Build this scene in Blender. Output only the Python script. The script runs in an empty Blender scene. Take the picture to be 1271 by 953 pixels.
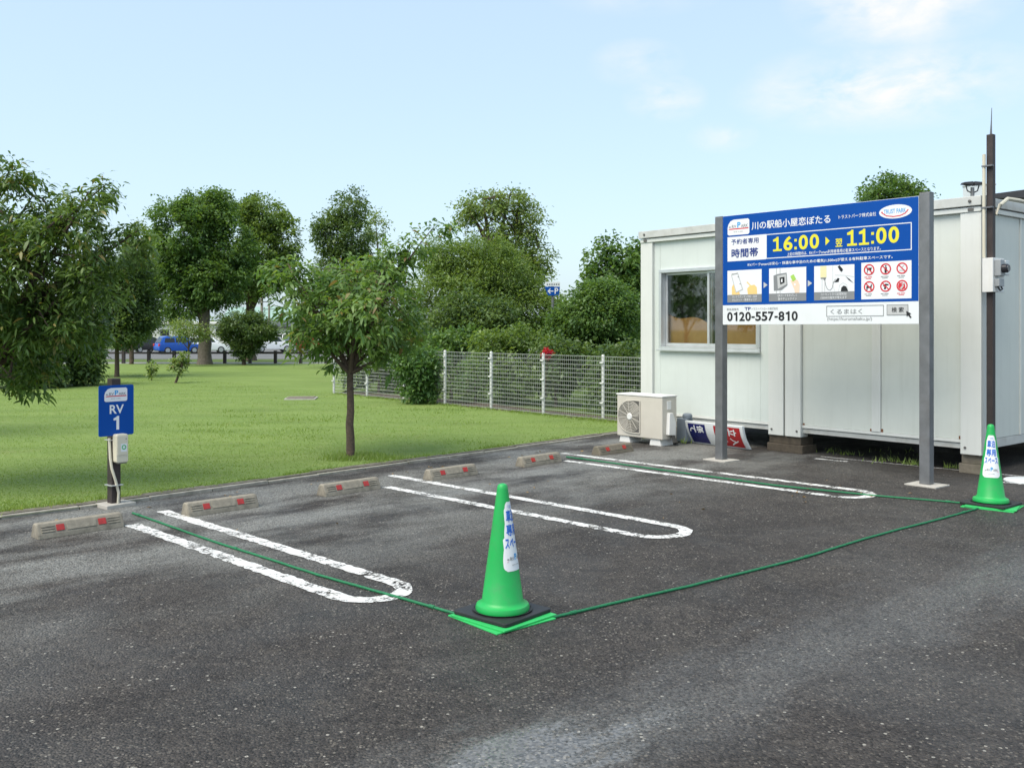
import bpy, bmesh, math, random
import numpy as np
from math import radians, sin, cos, pi, sqrt
from mathutils import Matrix, Vector

random.seed(7)
rng = np.random.default_rng(11)
scene = bpy.context.scene
col = scene.collection

# ------------------------------------------------------------------ camera
cam_data = bpy.data.cameras.new("camera")
cam = bpy.data.objects.new("camera", cam_data)
col.objects.link(cam)
cam.location = (0, 0, 1.5)
cam.rotation_euler = (radians(90), 0, 0)
cam_data.sensor_width = 36
cam_data.lens = 36 * 1170 / 1271
cam_data.shift_y = -68.5 / 1271
cam_data.clip_start = 0.05
cam_data.clip_end = 2000
scene.camera = cam

# ------------------------------------------------------------------ world and sun
SUN = Vector((-0.42, -0.36, 0.83)).normalized()
world = bpy.data.worlds.new("World")
scene.world = world
world.use_nodes = True
nt = world.node_tree
nt.nodes.clear()
w_out = nt.nodes.new('ShaderNodeOutputWorld')
w_bg = nt.nodes.new('ShaderNodeBackground')
sky = nt.nodes.new('ShaderNodeTexSky')
sky.sky_type = 'NISHITA'
sky.sun_disc = False
sky.sun_elevation = math.asin(SUN.z)
sky.sun_rotation = math.atan2(SUN.x, SUN.y)
sky.altitude = 0
sky.air_density = 1.0
sky.dust_density = 2.0
sky.ozone_density = 1.6
tc = nt.nodes.new('ShaderNodeTexCoord')
sep = nt.nodes.new('ShaderNodeSeparateXYZ')
nt.links.new(tc.outputs['Generated'], sep.inputs[0])
def wmath(op, a, b=None, clamp=False):
    n = nt.nodes.new('ShaderNodeMath'); n.operation = op; n.use_clamp = clamp
    for i, v in enumerate((a, b)):
        if v is None: continue
        if isinstance(v, (int, float)): n.inputs[i].default_value = v
        else: nt.links.new(v, n.inputs[i])
    return n.outputs[0]
# thin high cloud on a flat layer far above the ground: a few wisps, otherwise clear
nrm = nt.nodes.new('ShaderNodeVectorMath'); nrm.operation = 'NORMALIZE'
nt.links.new(tc.outputs['Generated'], nrm.inputs[0])
def wnoise(scale, detail, loc, stretch=(1, 1, 1)):
    m = nt.nodes.new('ShaderNodeMapping'); m.inputs['Location'].default_value = loc; m.inputs['Scale'].default_value = stretch
    n = nt.nodes.new('ShaderNodeTexNoise'); n.inputs['Scale'].default_value = scale; n.inputs['Detail'].default_value = detail
    n.inputs['Roughness'].default_value = .58; n.inputs['Distortion'].default_value = .25
    nt.links.new(nrm.outputs[0], m.inputs[0]); nt.links.new(m.outputs[0], n.inputs['Vector'])
    return n.outputs[0]
cloud = None
def puff(az, el, w, h, amt):                # one wisp: compass direction and height in degrees
    global cloud
    c = Vector((sin(radians(az))*cos(radians(el)), cos(radians(az))*cos(radians(el)), sin(radians(el))))
    r_ = Vector((cos(radians(az)), -sin(radians(az)), 0)); u_ = r_.cross(c)
    def dotp(v):
        d = nt.nodes.new('ShaderNodeVectorMath'); d.operation = 'DOT_PRODUCT'; d.inputs[1].default_value = v
        nt.links.new(nrm.outputs[0], d.inputs[0]); return d.outputs['Value']
    a_ = wmath('DIVIDE', dotp(r_), radians(w)); b_ = wmath('DIVIDE', dotp(u_), radians(h))
    q = wmath('SQRT', wmath('ADD', wmath('MULTIPLY', a_, a_), wmath('MULTIPLY', b_, b_)))
    f = wmath('MULTIPLY', wmath('SUBTRACT', 1.0, q, True), wmath('GREATER_THAN', dotp(c), 0.0))
    f = wmath('MULTIPLY', f, amt)
    cloud = f if cloud is None else wmath('MAXIMUM', cloud, f)
for k_ in ((22.5, 18.8, 6.5, 4.0, 1.5), (21.5, 13.4, 8.5, 2.6, 1.25), (17.5, 13.8, 4.0, 2.2, .8), (9.2, 13.5, 2.6, 1.5, .9), (7.5, 15.6, 3.0, 1.5, .6), (12.6, 11.2, 2.2, 1.0, .7),
           (8, 21, 7, 3, .7), (30, 24, 9, 4, .8), (52, 15, 10, 4, .9), (75, 22, 12, 5, .9), (110, 16, 12, 4, .9), (150, 20, 14, 5, .9), (-150, 15, 12, 4, .9), (-100, 22, 14, 5, .9), (-62, 17, 9, 3, .8), (40, 38, 14, 7, .9), (-30, 42, 14, 7, .8)):
    puff(*k_)
det = wnoise(16, 8, (3.1, 1.7, 0), (1, 1, 2.0))
cl_f = wmath('MULTIPLY', cloud, wmath('MULTIPLY', wmath('SUBTRACT', det, .33), 3.4), True)
veil = nt.nodes.new('ShaderNodeMixRGB')      # summer humidity: the blue is milky all over
veil.inputs[0].default_value = 0.42
veil.inputs[2].default_value = (5.6, 7.1, 8.2, 1)
nt.links.new(sky.outputs[0], veil.inputs[1])
cl = nt.nodes.new('ShaderNodeMixRGB')
cl.inputs[2].default_value = (5.7, 5.6, 6.0, 1)
nt.links.new(wmath('MULTIPLY', cl_f, 1.0, True), cl.inputs[0])
nt.links.new(veil.outputs[0], cl.inputs[1])
nt.links.new(cl.outputs[0], w_bg.inputs[0])
w_bg.inputs[1].default_value = 0.09
nt.links.new(w_bg.outputs[0], w_out.inputs[0])

sun_data = bpy.data.lights.new("sun", 'SUN')
sun_data.energy = 2.0
sun_data.angle = radians(48)
sun_data.color = (1.0, 0.92, 0.80)
sun = bpy.data.objects.new("sun", sun_data)
col.objects.link(sun)
sun.location = (0, 0, 30)
sun.rotation_euler = (-SUN).to_track_quat('-Z', 'Y').to_euler()

vs = scene.view_settings
vs.view_transform = 'Standard'
vs.look = 'None'
vs.exposure = 1.03
vs.gamma = 1
vs.use_curve_mapping = False

# ------------------------------------------------------------------ materials
class NT:
    def __init__(s, name):
        s.m = bpy.data.materials.new(name); s.m.use_nodes = True
        s.t = s.m.node_tree; s.t.nodes.clear()
        s.out = s.t.nodes.new('ShaderNodeOutputMaterial')
        s.co = s.t.nodes.new('ShaderNodeTexCoord').outputs['Object']
    def n(s, typ, props=None, **inp):
        nd = s.t.nodes.new(typ)
        for k, v in (props or {}).items(): setattr(nd, k, v)
        for k, v in inp.items():
            key = k.replace('_', ' ')
            sock = nd.inputs[int(k[1:])] if k[0] == 'i' and k[1:].isdigit() else nd.inputs[key]
            if isinstance(v, bpy.types.NodeSocket): s.t.links.new(v, sock)
            else: sock.default_value = v
        return nd
    def math(s, op, a, b=0.0, clamp=False):
        return s.n('ShaderNodeMath', {'operation': op, 'use_clamp': clamp}, i0=a, i1=b).outputs[0]
    def noise(s, scale, detail=4, rough=.55, vec=None, dist=0.0):
        return s.n('ShaderNodeTexNoise', Scale=scale, Detail=detail, Roughness=rough, Distortion=dist, Vector=vec or s.co).outputs[0]
    def ramp(s, v, p0, p1, c0=(0, 0, 0, 1), c1=(1, 1, 1, 1)):
        r = s.n('ShaderNodeValToRGB', i0=v); e = r.color_ramp.elements
        e[0].position = p0; e[1].position = p1; e[0].color = c0; e[1].color = c1
        return r.outputs[0]
    def mix(s, f, a, b, mode='MIX'):
        return s.n('ShaderNodeMixRGB', {'blend_type': mode}, i0=f, i1=a, i2=b).outputs[0]
    def bump(s, h, strength=.3, dist=.01):
        return s.n('ShaderNodeBump', Strength=strength, Distance=dist, Height=h).outputs[0]
    def bsdf(s, **k):
        b = s.n('ShaderNodeBsdfPrincipled', **k)
        s.t.links.new(b.outputs[0], s.out.inputs[0]); return b

def c4(c, k=1.0): return (c[0]*k, c[1]*k, c[2]*k, 1)

def simple(name, c, rough=.5, var=.18, scale=9, metal=0.0, spec=.5, bump=0.0, dirt=None, dirt_amt=0.0, dirt_scale=3):
    s = NT(name)
    nz = s.noise(scale, 6, .6)
    base = s.mix(s.ramp(nz, .3, .7), c4(c, 1 - var), c4(c, 1 + var*.6))
    if dirt:
        d = s.ramp(s.noise(dirt_scale, 8, .65), .52, .78)
        base = s.mix(s.math('MULTIPLY', d, dirt_amt), base, c4(dirt))
    r = s.n('ShaderNodeMapRange', i0=nz, i1=0., i2=1., i3=max(rough-.1, .02), i4=min(rough+.1, 1)).outputs[0]
    k = dict(Base_Color=base, Roughness=r, Metallic=metal, Specular_IOR_Level=spec)
    if bump: k['Normal'] = s.bump(s.noise(scale*6, 5, .6), bump, .004)
    s.bsdf(**k)
    return s.m

M = {}
def leafmat(name, a, b, tint=None):
    s = NT(name)
    at = s.n('ShaderNodeAttribute', {'attribute_name': 'v'}).outputs['Fac']
    r = s.n('ShaderNodeValToRGB', i0=at); e = r.color_ramp.elements
    e[0].color = c4(a); e[1].color = c4(b); e[1].position = .9
    if tint:
        x = e.new(.97); x.color = c4(tint)
    d = s.n('ShaderNodeBsdfPrincipled', Base_Color=r.outputs[0], Roughness=.42, Specular_IOR_Level=.4)
    tcol = s.mix(1.0, r.outputs[0], (1.5, 1.5, .6, 1), 'MULTIPLY')
    t = s.n('ShaderNodeBsdfTranslucent', Color=tcol)
    mx = s.n('ShaderNodeMixShader', i0=.38, i1=d.outputs[0], i2=t.outputs[0])
    s.t.links.new(mx.outputs[0], s.out.inputs[0])
    M[name] = s.m

leafmat('leaf_chestnut', (.050, .104, .028), (.165, .250, .060), (.27, .22, .08))
leafmat('leaf_young', (.075, .155, .042), (.205, .315, .085), (.26, .18, .08))
leafmat('leaf_camphor', (.068, .140, .048), (.170, .270, .080))
leafmat('leaf_light', (.120, .195, .070), (.265, .340, .120), (.28, .25, .14))
leafmat('leaf_dark', (.062, .115, .048), (.150, .220, .075))
leafmat('leaf_willow', (.095, .165, .050), (.210, .295, .085))
leafmat('leaf_fern', (.060, .140, .050), (.160, .270, .085))
leafmat('leaf_grass', (.165, .250, .058), (.245, .330, .090), (.28, .30, .10))
leafmat('leaf_flower', (.35, .01, .04), (.55, .03, .07))
M['bark'] = simple('bark', (.105, .075, .055), .9, .45, 30, bump=.7)
M['bark_grey'] = simple('bark_grey', (.16, .135, .11), .9, .4, 12, bump=.6)

def asphalt():
    s = NT('asphalt')
    rot = s.n('ShaderNodeMapping', Vector=s.co, Rotation=(0, 0, -pi/4)).outputs[0]   # along and across the stalls
    sx = s.n('ShaderNodeSeparateXYZ', i0=rot)
    U, V = sx.outputs[0], sx.outputs[1]
    big = s.noise(.55, 5, .6); mid = s.noise(3.2, 6, .65); fine = s.noise(55, 4, .7)
    base = s.mix(s.ramp(big, .35, .68), (.029, .025, .0225, 1), (.060, .053, .047, 1))
    base = s.mix(s.math('MULTIPLY', s.ramp(mid, .42, .72), .45), base, (.080, .070, .059, 1))
    base = s.mix(s.math('MULTIPLY', s.ramp(fine, .35, .75), .5), base, (.020, .019, .020, 1))
    grit = s.noise(11, 7, .72)
    base = s.mix(s.math('MULTIPLY', s.ramp(grit, .48, .70), .40), base, (.088, .076, .062, 1))
    base = s.mix(s.math('MULTIPLY', s.ramp(s.noise(1.7, 6, .7, dist=.8), .47, .66), .70), base, (.024, .021, .0195, 1))
    # worn, washed-out surface where cars stand
    st = s.n('ShaderNodeMapping', Vector=rot, Scale=(.55, 1.1, 1)).outputs[0]
    stall = s.math('MULTIPLY', s.n('ShaderNodeMapRange', i0=V, i1=4.3, i2=6.4, i3=0., i4=1.).outputs[0],
                   s.ramp(s.noise(1.3, 6, .6, st), .40, .56))
    base = s.mix(s.math('MULTIPLY', stall, .85), base, (.185, .186, .172, 1))
    # damp film in the shallow drainage run that crosses the aisle, with ragged edges
    sk = s.n('ShaderNodeMapping', Vector=rot, Scale=(.6, 1.9, 1)).outputs[0]
    w1 = s.math('ADD', s.math('MULTIPLY', s.math('SUBTRACT', s.noise(2.0, 9, .72, sk), .5), 2.3), s.math('MULTIPLY', s.math('SUBTRACT', s.noise(30, 5, .7), .5), .7))
    dv = s.math('ABSOLUTE', s.math('SUBTRACT', s.math('ADD', V, s.math('MULTIPLY', U, .09)), 2.48))
    band = s.math('SUBTRACT', 1.0, s.math('DIVIDE', dv, .55))
    poke = s.ramp(s.noise(48, 4, .7), .34, .58)
    wet = s.math('MULTIPLY', s.ramp(s.math('ADD', band, w1), .15, 1.0), s.math('ADD', .35, s.math('MULTIPLY', poke, .65)))
    pu = s.math('ABSOLUTE', s.math('SUBTRACT', U, 2.35))
    pud = s.math('SUBTRACT', 1.0, s.math('ADD', s.math('DIVIDE', pu, 1.05), s.math('DIVIDE', dv, .42)))
    pud = s.ramp(s.math('ADD', pud, s.math('MULTIPLY', w1, .80)), .18, .60)
    pud = s.math('MULTIPLY', pud, s.math('ADD', .65, s.math('MULTIPLY', poke, .35)))
    damp = s.ramp(s.noise(.8, 6, .62, dist=.6), .46, .66)
    wetall = s.math('MAXIMUM', s.math('MULTIPLY', damp, .55), wet)
    base = s.mix(s.math('MULTIPLY', wet, .46), base, (.105, .104, .100, 1))        # sky sheen on the film, painted in as a paler base
    base = s.mix(s.math('MULTIPLY', pud, .60), base, (.135, .132, .124, 1))  # puddle paled further, its sky gleam put into the colour
    stone = s.n('ShaderNodeTexVoronoi', {'feature': 'F1'}, Scale=95., Vector=s.co)
    sc3 = s.n('ShaderNodeSeparateColor', i0=stone.outputs['Color'])
    k3 = s.n('ShaderNodeMapRange', i0=sc3.outputs[2], i1=0., i2=1., i3=.45, i4=1.75).outputs[0]
    base = s.mix(.85, base, s.n('ShaderNodeCombineColor', i0=k3, i1=k3, i2=k3).outputs[0], 'MULTIPLY')
    # aggregate chips
    vor = s.n('ShaderNodeTexVoronoi', {'feature': 'F1'}, Scale=70., Vector=s.co)
    cs = s.n('ShaderNodeSeparateColor', i0=vor.outputs['Color'])
    chip = s.math('MULTIPLY', s.math('GREATER_THAN', cs.outputs[0], .76), s.math('LESS_THAN', vor.outputs['Distance'], .44))
    vor2 = s.n('ShaderNodeTexVoronoi', {'feature': 'F1'}, Scale=44., Vector=s.co)
    cs2 = s.n('ShaderNodeSeparateColor', i0=vor2.outputs['Color'])
    thr = s.math('SUBTRACT', .984, s.math('MULTIPLY', s.ramp(s.noise(.9, 5, .7), .5, .75), .10))
    chip2 = s.math('MULTIPLY', s.math('GREATER_THAN', cs2.outputs[0], thr), s.math('LESS_THAN', vor2.outputs['Distance'], .30))
    tone = s.mix(cs.outputs[1], (.10, .085, .065, 1), (.36, .33, .28, 1))
    cl1 = s.ramp(s.noise(2.4, 6, .7), .34, .70)
    base = s.mix(s.math('MULTIPLY', chip, s.math('ADD', .14, s.math('MULTIPLY', cl1, .5))), base, tone)
    base = s.mix(s.math('MULTIPLY', chip2, .75), base, (.40, .38, .33, 1))
    rough = s.n('ShaderNodeMapRange', i0=wetall, i1=0., i2=1., i3=.72, i4=.27).outputs[0]
    rough = s.n('ShaderNodeMapRange', i0=pud, i1=0., i2=1., i3=rough, i4=.09).outputs[0]
    h = s.math('ADD', s.math('MULTIPLY', stone.outputs['Distance'], -.9), s.math('MULTIPLY', fine, .6))
    keep = s.math('SUBTRACT', 1.0, s.math('MULTIPLY', pud, .93))
    keep = s.math('MULTIPLY', keep, s.math('SUBTRACT', 1.0, s.math('MULTIPLY', wet, .45)))
    nb = s.n('ShaderNodeBump', Strength=s.math('MULTIPLY', keep, .95), Distance=.011, Height=h).outputs[0]
    s.bsdf(Base_Color=base, Roughness=rough, Normal=nb, Specular_IOR_Level=s.n('ShaderNodeMapRange', i0=wetall, i1=0., i2=1., i3=.28, i4=.5).outputs[0])
    return s.m
M['asphalt'] = asphalt()

def lawnmat(name, a, b, c, k=1.0):
    s = NT(name)
    st = s.n('ShaderNodeMapping', Vector=s.co, Rotation=(0, 0, .15), Scale=(.35, 1.2, 1)).outputs[0]
    base = s.mix(s.ramp(s.noise(.9, 6, .6, st), .3, .7), c4(a), c4(b))
    base = s.mix(s.math('MULTIPLY', s.ramp(s.noise(3.5, 6, .7), .5, .75), .55), base, c4(c))
    base = s.mix(s.math('MULTIPLY', s.ramp(s.noise(1.1, 7, .68, s.n('ShaderNodeMapping', Vector=s.co, Scale=(.45, 1.3, 1)).outputs[0]), .48, .66), .5), base, c4(a, .68))
    base = s.mix(s.math('MULTIPLY', s.ramp(s.noise(.75, 7, .7, dist=.7), .60, .74), .55), base, (.27, .255, .11, 1))   # dry patches
    base = s.mix(s.math('MULTIPLY', s.ramp(s.noise(60, 3, .7), .35, .7), .45), base, c4(a, .55))
    s.bsdf(Base_Color=base, Roughness=.85, Specular_IOR_Level=.15, Normal=s.bump(s.noise(90, 3, .7), .6, .02))
    M[name] = s.m
lawnmat('lawn', (.170, .255, .062), (.215, .295, .080), (.265, .310, .115))
lawnmat('rough_ground', (.085, .140, .028), (.120, .170, .040), (.150, .130, .070))

def paintmat():
    s = NT('road_paint')
    wear = s.math('ADD', s.math('MULTIPLY', s.noise(5, 7, .7), .6), s.math('MULTIPLY', s.noise(38, 5, .75), .55))
    a = s.ramp(wear, .585, .645)
    base = s.mix(s.ramp(s.noise(14, 5, .6), .4, .7), (.72, .72, .70, 1), (.54, .53, .49, 1))
    b = s.n('ShaderNodeBsdfPrincipled', Base_Color=base, Roughness=.55, Normal=s.bump(s.noise(80, 3, .6), .4, .004))
    t = s.n('ShaderNodeBsdfTransparent')
    mx = s.n('ShaderNodeMixShader', i0=a, i1=b.outputs[0], i2=t.outputs[0])
    s.t.links.new(mx.outputs[0], s.out.inputs[0])
    return s.m
M['paint'] = paintmat()

def cabinmat(name, c):
    s = NT(name)
    st = s.n('ShaderNodeMapping', Vector=s.co, Scale=(9, 9, .55)).outputs[0]
    streak = s.ramp(s.noise(1.6, 7, .65, st), .50, .80)
    base = s.mix(s.ramp(s.noise(1.2, 5, .6), .3, .7), c4(c, .92), c4(c, 1.03))
    base = s.mix(s.math('MULTIPLY', streak, .20), base, (.34, .36, .30, 1))
    base = s.mix(s.math('MULTIPLY', s.ramp(s.noise(26, 6, .7), .66, .74), .25), base, (.36, .30, .22, 1))
    s.bsdf(Base_Color=base, Roughness=.42, Normal=s.bump(s.noise(1.7, 3, .5), .14, .03))
    M[name] = s.m
cabinmat('cabin_panel', (.60, .65, .61))
cabinmat('cabin_frame', (.66, .675, .635))
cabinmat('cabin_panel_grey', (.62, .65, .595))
M['fascia'] = simple('fascia', (.52, .53, .50), .45, .12, 4, dirt=(.25, .22, .17), dirt_amt=.5, dirt_scale=6)
M['concrete'] = simple('concrete', (.26, .235, .185), .9, .28, 18, bump=.6, dirt=(.075, .068, .05), dirt_amt=.85, dirt_scale=7)
M['concrete_old'] = simple('concrete_old', (.19, .165, .125), .92, .3, 18, bump=.6, dirt=(.07, .075, .045), dirt_amt=.85, dirt_scale=9)
M['concrete_kerb'] = simple('concrete_kerb', (.34, .32, .27), .9, .3, 14, bump=.5, dirt=(.10, .095, .065), dirt_amt=.85, dirt_scale=5)
M['concrete_pale'] = simple('concrete_pale', (.43, .41, .365), .85, .15, 14, bump=.3, dirt=(.22, .21, .18), dirt_amt=.5, dirt_scale=8)
M['kerb_dark'] = simple('kerb_dark', (.15, .135, .105), .95, .4, 14, bump=.6, dirt=(.05, .06, .03), dirt_amt=.8, dirt_scale=5)
M['reflector'] = simple('reflector', (.38, .030, .025), .25, .2, 40)
M['timber'] = simple('timber', (.085, .068, .048), .9, .35, 14, bump=.5)
M['steel_grey'] = simple('steel_grey', (.20, .205, .21), .48, .22, 7, metal=.55, dirt=(.12, .10, .08), dirt_amt=.4)
M['alu'] = simple('alu', (.60, .62, .62), .38, .08, 8, metal=.55)
M['fence_wire'] = simple('fence_wire', (.40, .42, .40), .5, .1, 6)
M['fence_white'] = simple('fence_white', (.66, .67, .64), .45, .08, 6, dirt=(.30, .28, .22), dirt_amt=.4)
M['dark_brown'] = simple('dark_brown', (.040, .030, .028), .6, .3, 16, bump=.2)
M['green_plastic'] = simple('green_plastic', (.010, .37, .075), .42, .08, 6, dirt=(.07, .24, .10), dirt_amt=.5, dirt_scale=13)
M['green_plate'] = simple('green_plate', (.03, .44, .11), .5, .08, 9)
M['green_rope'] = simple('green_rope', (.010, .17, .065), .65, .35, 70, bump=.4)
M['black_rubber'] = simple('black_rubber', (.018, .018, .020), .55, .3, 12)
M['sign_blue'] = simple('sign_blue', (.001, .066, .33), .45, .05, 3, spec=.18)
M['sign_white'] = simple('sign_white', (.73, .76, .76), .4, .03, 4)
M['print_white'] = simple('print_white', (.76, .78, .79), .45, .02, 5)
M['print_navy'] = simple('print_navy', (.016, .035, .20), .45, .05, 5)
M['print_yellow'] = simple('print_yellow', (.74, .68, .03), .45, .03, 5)
M['print_black'] = simple('print_black', (.012, .012, .014), .45, .05, 5)
M['print_grey'] = simple('print_grey', (.22, .23, .235), .45, .05, 5)
M['print_lightgrey'] = simple('print_lightgrey', (.50, .51, .50), .45, .05, 5)
M['print_red'] = simple('print_red', (.62, .022, .035), .45, .05, 5)
M['print_cyan'] = simple('print_cyan', (.02, .32, .68), .45, .05, 5)
M['print_orange'] = simple('print_orange', (.84, .58, .22), .45, .05, 5)
M['print_skin'] = simple('print_skin', (.82, .62, .46), .45, .05, 5)
M['print_lime'] = simple('print_lime', (.36, .60, .10), .45, .05, 5)
M['print_cream'] = simple('print_cream', (.76, .70, .40), .45, .05, 5)
M['cone_blue'] = simple('cone_blue', (.03, .16, .60), .45, .05, 5)
M['ac_beige'] = simple('ac_beige', (.56, .53, .46), .5, .06, 6, dirt=(.32, .28, .21), dirt_amt=.3)
M['ac_white'] = simple('ac_white', (.74, .74, .71), .45, .05, 6)
M['ac_dark'] = simple('ac_dark', (.11, .105, .095), .6, .25, 6)
M['plug_cream'] = simple('plug_cream', (.64, .60, .47), .45, .05, 6)
M['box_grey'] = simple('box_grey', (.17, .20, .235), .55, .15, 8)
M['meter_grey'] = simple('meter_grey', (.30, .32, .33), .4, .1, 8)
M['sign_navy'] = simple('sign_navy', (.014, .018, .125), .3, .1, 4)
M['sign_red'] = simple('sign_red', (.42, .018, .022), .3, .12, 4)
M['rust'] = simple('rust', (.20, .085, .035), .9, .4, 40)
M['interior'] = simple('interior', (.03, .03, .032), .9, .2, 4)
M['tyre'] = simple('tyre', (.02, .02, .02), .8, .2, 10)
M['rim'] = simple('rim', (.45, .46, .47), .35, .1, 10, metal=.6)
M['car_glass'] = simple('car_glass', (.02, .025, .03), .08, .1, 5)
M['car_blue'] = simple('car_blue', (.008, .085, .42), .25, .05, 3)
M['car_white'] = simple('car_white', (.80, .81, .81), .25, .03, 3)
M['car_red'] = simple('car_red', (.40, .015, .02), .25, .05, 3)
M['car_dark'] = simple('car_dark', (.025, .025, .03), .25, .1, 3)
M['tail_lamp'] = simple('tail_lamp', (.55, .02, .02), .2, .1, 5)
M['head_lamp'] = simple('head_lamp', (.7, .72, .74), .1, .05, 5)
M['path'] = simple('path', (.23, .225, .215), .85, .15, 3, bump=.2)
M['lot'] = simple('lot', (.13, .13, .125), .85, .15, 1)
M['wall_far'] = simple('wall_far', (.62, .62, .58), .8, .06, .4)
M['roof_green'] = simple('roof_green', (.27, .40, .34), .6, .08, .8)
M['roof_dark'] = simple('roof_dark', (.045, .045, .05), .6, .2, 5)
M['soil'] = simple('soil', (.10, .075, .05), .95, .4, 9, bump=.6)

def blindmat():
    s = NT('reed_blind')
    wv = s.n('ShaderNodeTexWave', {'wave_type': 'BANDS', 'bands_direction': 'Z'}, Scale=28., Distortion=1.2, Detail=3., Vector=s.co).outputs[1]
    base = s.mix(wv, (.26, .105, .024, 1), (.58, .29, .085, 1))
    base = s.mix(s.math('MULTIPLY', s.ramp(s.noise(4, 6, .6), .4, .7), .5), base, (.60, .34, .12, 1))
    s.bsdf(Base_Color=base, Roughness=.8, Normal=s.bump(wv, .4, .004))
    return s.m
M['blind'] = blindmat()

def glassmat():
    s = NT('window_glass')
    t = s.n('ShaderNodeBsdfTransparent', Color=(.86, .89, .88, 1))
    g = s.n('ShaderNodeBsdfGlossy', Color=(.9, .95, .95, 1), Roughness=.03)
    fc = s.n('ShaderNodeLayerWeight', Blend=.5).outputs['Facing']
    f = s.math('ADD', s.math('MULTIPLY', s.math('POWER', fc, 4.0), .8), .10, True)
    mx = s.n('ShaderNodeMixShader', i0=f, i1=t.outputs[0], i2=g.outputs[0])
    s.t.links.new(mx.outputs[0], s.out.inputs[0])
    return s.m
M['glass'] = glassmat()

# ------------------------------------------------------------------ helpers
def tag(o, label=None, cat=None, group=None, kind=None):
    if label: o['label'] = label
    if cat: o['category'] = cat
    if group: o['group'] = group
    if kind: o['kind'] = kind
    return o

def empty(name, loc, rz=0.0, label=None, cat=None, group=None):
    o = bpy.data.objects.new(name, None)
    o.empty_display_size = .1
    col.objects.link(o)
    o.location = loc; o.rotation_euler = (0, 0, rz)
    return tag(o, label, cat, group)

class MB:
    def __init__(s): s.v = []; s.f = []
    def add(s, vs, fs):
        b = len(s.v); s.v += [tuple(p) for p in vs]; s.f += [[b+i for i in f] for f in fs]; return s
    def box(s, x0, x1, y0, y1, z0, z1, m=None):
        vs = [(x, y, z) for z in (z0, z1) for y in (y0, y1) for x in (x0, x1)]
        if m: vs = [tuple(m @ Vector(p)) for p in vs]
        return s.add(vs, [(0, 2, 3, 1), (4, 5, 7, 6), (0, 1, 5, 4), (2, 6, 7, 3), (0, 4, 6, 2), (1, 3, 7, 5)])
    def prism(s, pts, a, b, axis='y', m=None):
        """closed 2D outline pushed from a to b along axis"""
        n = len(pts)
        def P(p, t): return {'y': (p[0], t, p[1]), 'x': (t, p[0], p[1]), 'z': (p[0], p[1], t)}[axis]
        vs = [P(p, a) for p in pts] + [P(p, b) for p in pts]
        if m: vs = [tuple(m @ Vector(p)) for p in vs]
        return s.add(vs, [list(range(n)), list(range(2*n-1, n-1, -1))] + [(i, i+n, (i+1) % n + n, (i+1) % n) for i in range(n)])
    def lathe(s, prof, n=24, c=(0, 0, 0)):
        vs = []; fs = []
        for r, z in prof:
            for k in range(n):
                a = 2*pi*k/n; vs.append((c[0]+r*cos(a), c[1]+r*sin(a), c[2]+z))
        for i in range(len(prof)-1):
            for k in range(n):
                fs.append((i*n+k, i*n+(k+1) % n, (i+1)*n+(k+1) % n, (i+1)*n+k))
        fs.append(list(range(n-1, -1, -1))); fs.append([(len(prof)-1)*n+k for k in range(n)])
        return s.add(vs, fs)
    def tube(s, pts, rad, n=8):
        pts = [Vector(p) for p in pts]
        if not hasattr(rad, '__len__'): rad = [rad]*len(pts)
        vs = []; fs = []
        up = Vector((.13, .31, .94)).normalized()
        for i, p in enumerate(pts):
            d = (pts[min(i+1, len(pts)-1)] - pts[max(i-1, 0)])
            d = d.normalized() if d.length > 1e-9 else Vector((0, 0, 1))
            a = d.cross(up if abs(d.dot(up)) < .95 else Vector((1, 0, 0))).normalized(); b = d.cross(a)
            for k in range(n):
                t = 2*pi*k/n; vs.append(tuple(p + (a*cos(t) + b*sin(t))*rad[i]))
        for i in range(len(pts)-1):
            for k in range(n):
                fs.append((i*n+k, i*n+(k+1) % n, (i+1)*n+(k+1) % n, (i+1)*n+k))
        fs.append(list(range(n-1, -1, -1))); fs.append([(len(pts)-1)*n+k for k in range(n)])
        return s.add(vs, fs)
    def build(s, name, mat, parent=None, bevel=0.0, smooth=False, seg=2):
        me = bpy.data.meshes.new(name)
        me.from_pydata(s.v, [], s.f)
        bm = bmesh.new(); bm.from_mesh(me)
        bmesh.ops.recalc_face_normals(bm, faces=bm.faces)
        if bevel:
            ed = [e for e in bm.edges if len(e.link_faces) == 2 and e.calc_face_angle(0) > .5]
            bmesh.ops.bevel(bm, geom=ed, offset=bevel, segments=seg, affect='EDGES', profile=.6, clamp_overlap=True)
        if smooth:
            for f in bm.faces: f.smooth = True
            for e in bm.edges:
                if len(e.link_faces) == 2 and e.calc_face_angle(0) > .6: e.smooth = False
        bm.to_mesh(me); bm.free()
        me.materials.append(M[mat])
        o = bpy.data.objects.new(name, me); col.objects.link(o)
        if parent: o.parent = parent
        return o

def np_mesh(name, V, F, mat, parent=None, att=None):
    me = bpy.data.meshes.new(name)
    V = np.asarray(V, np.float32); F = np.asarray(F, np.int32)
    k = F.shape[1]
    me.vertices.add(len(V)); me.vertices.foreach_set('co', V.ravel())
    me.loops.add(F.size); me.loops.foreach_set('vertex_index', F.ravel())
    me.polygons.add(len(F))
    me.polygons.foreach_set('loop_start', np.arange(0, F.size, k, dtype=np.int32))
    me.polygons.foreach_set('loop_total', np.full(len(F), k, np.int32))
    me.update(calc_edges=True); me.validate()
    if att is not None:
        a = me.attributes.new('v', 'FLOAT', 'FACE'); a.data.foreach_set('value', np.asarray(att, np.float32))
    me.materials.append(M[mat])
    o = bpy.data.objects.new(name, me); col.objects.link(o)
    if parent: o.parent = parent
    return o

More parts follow.
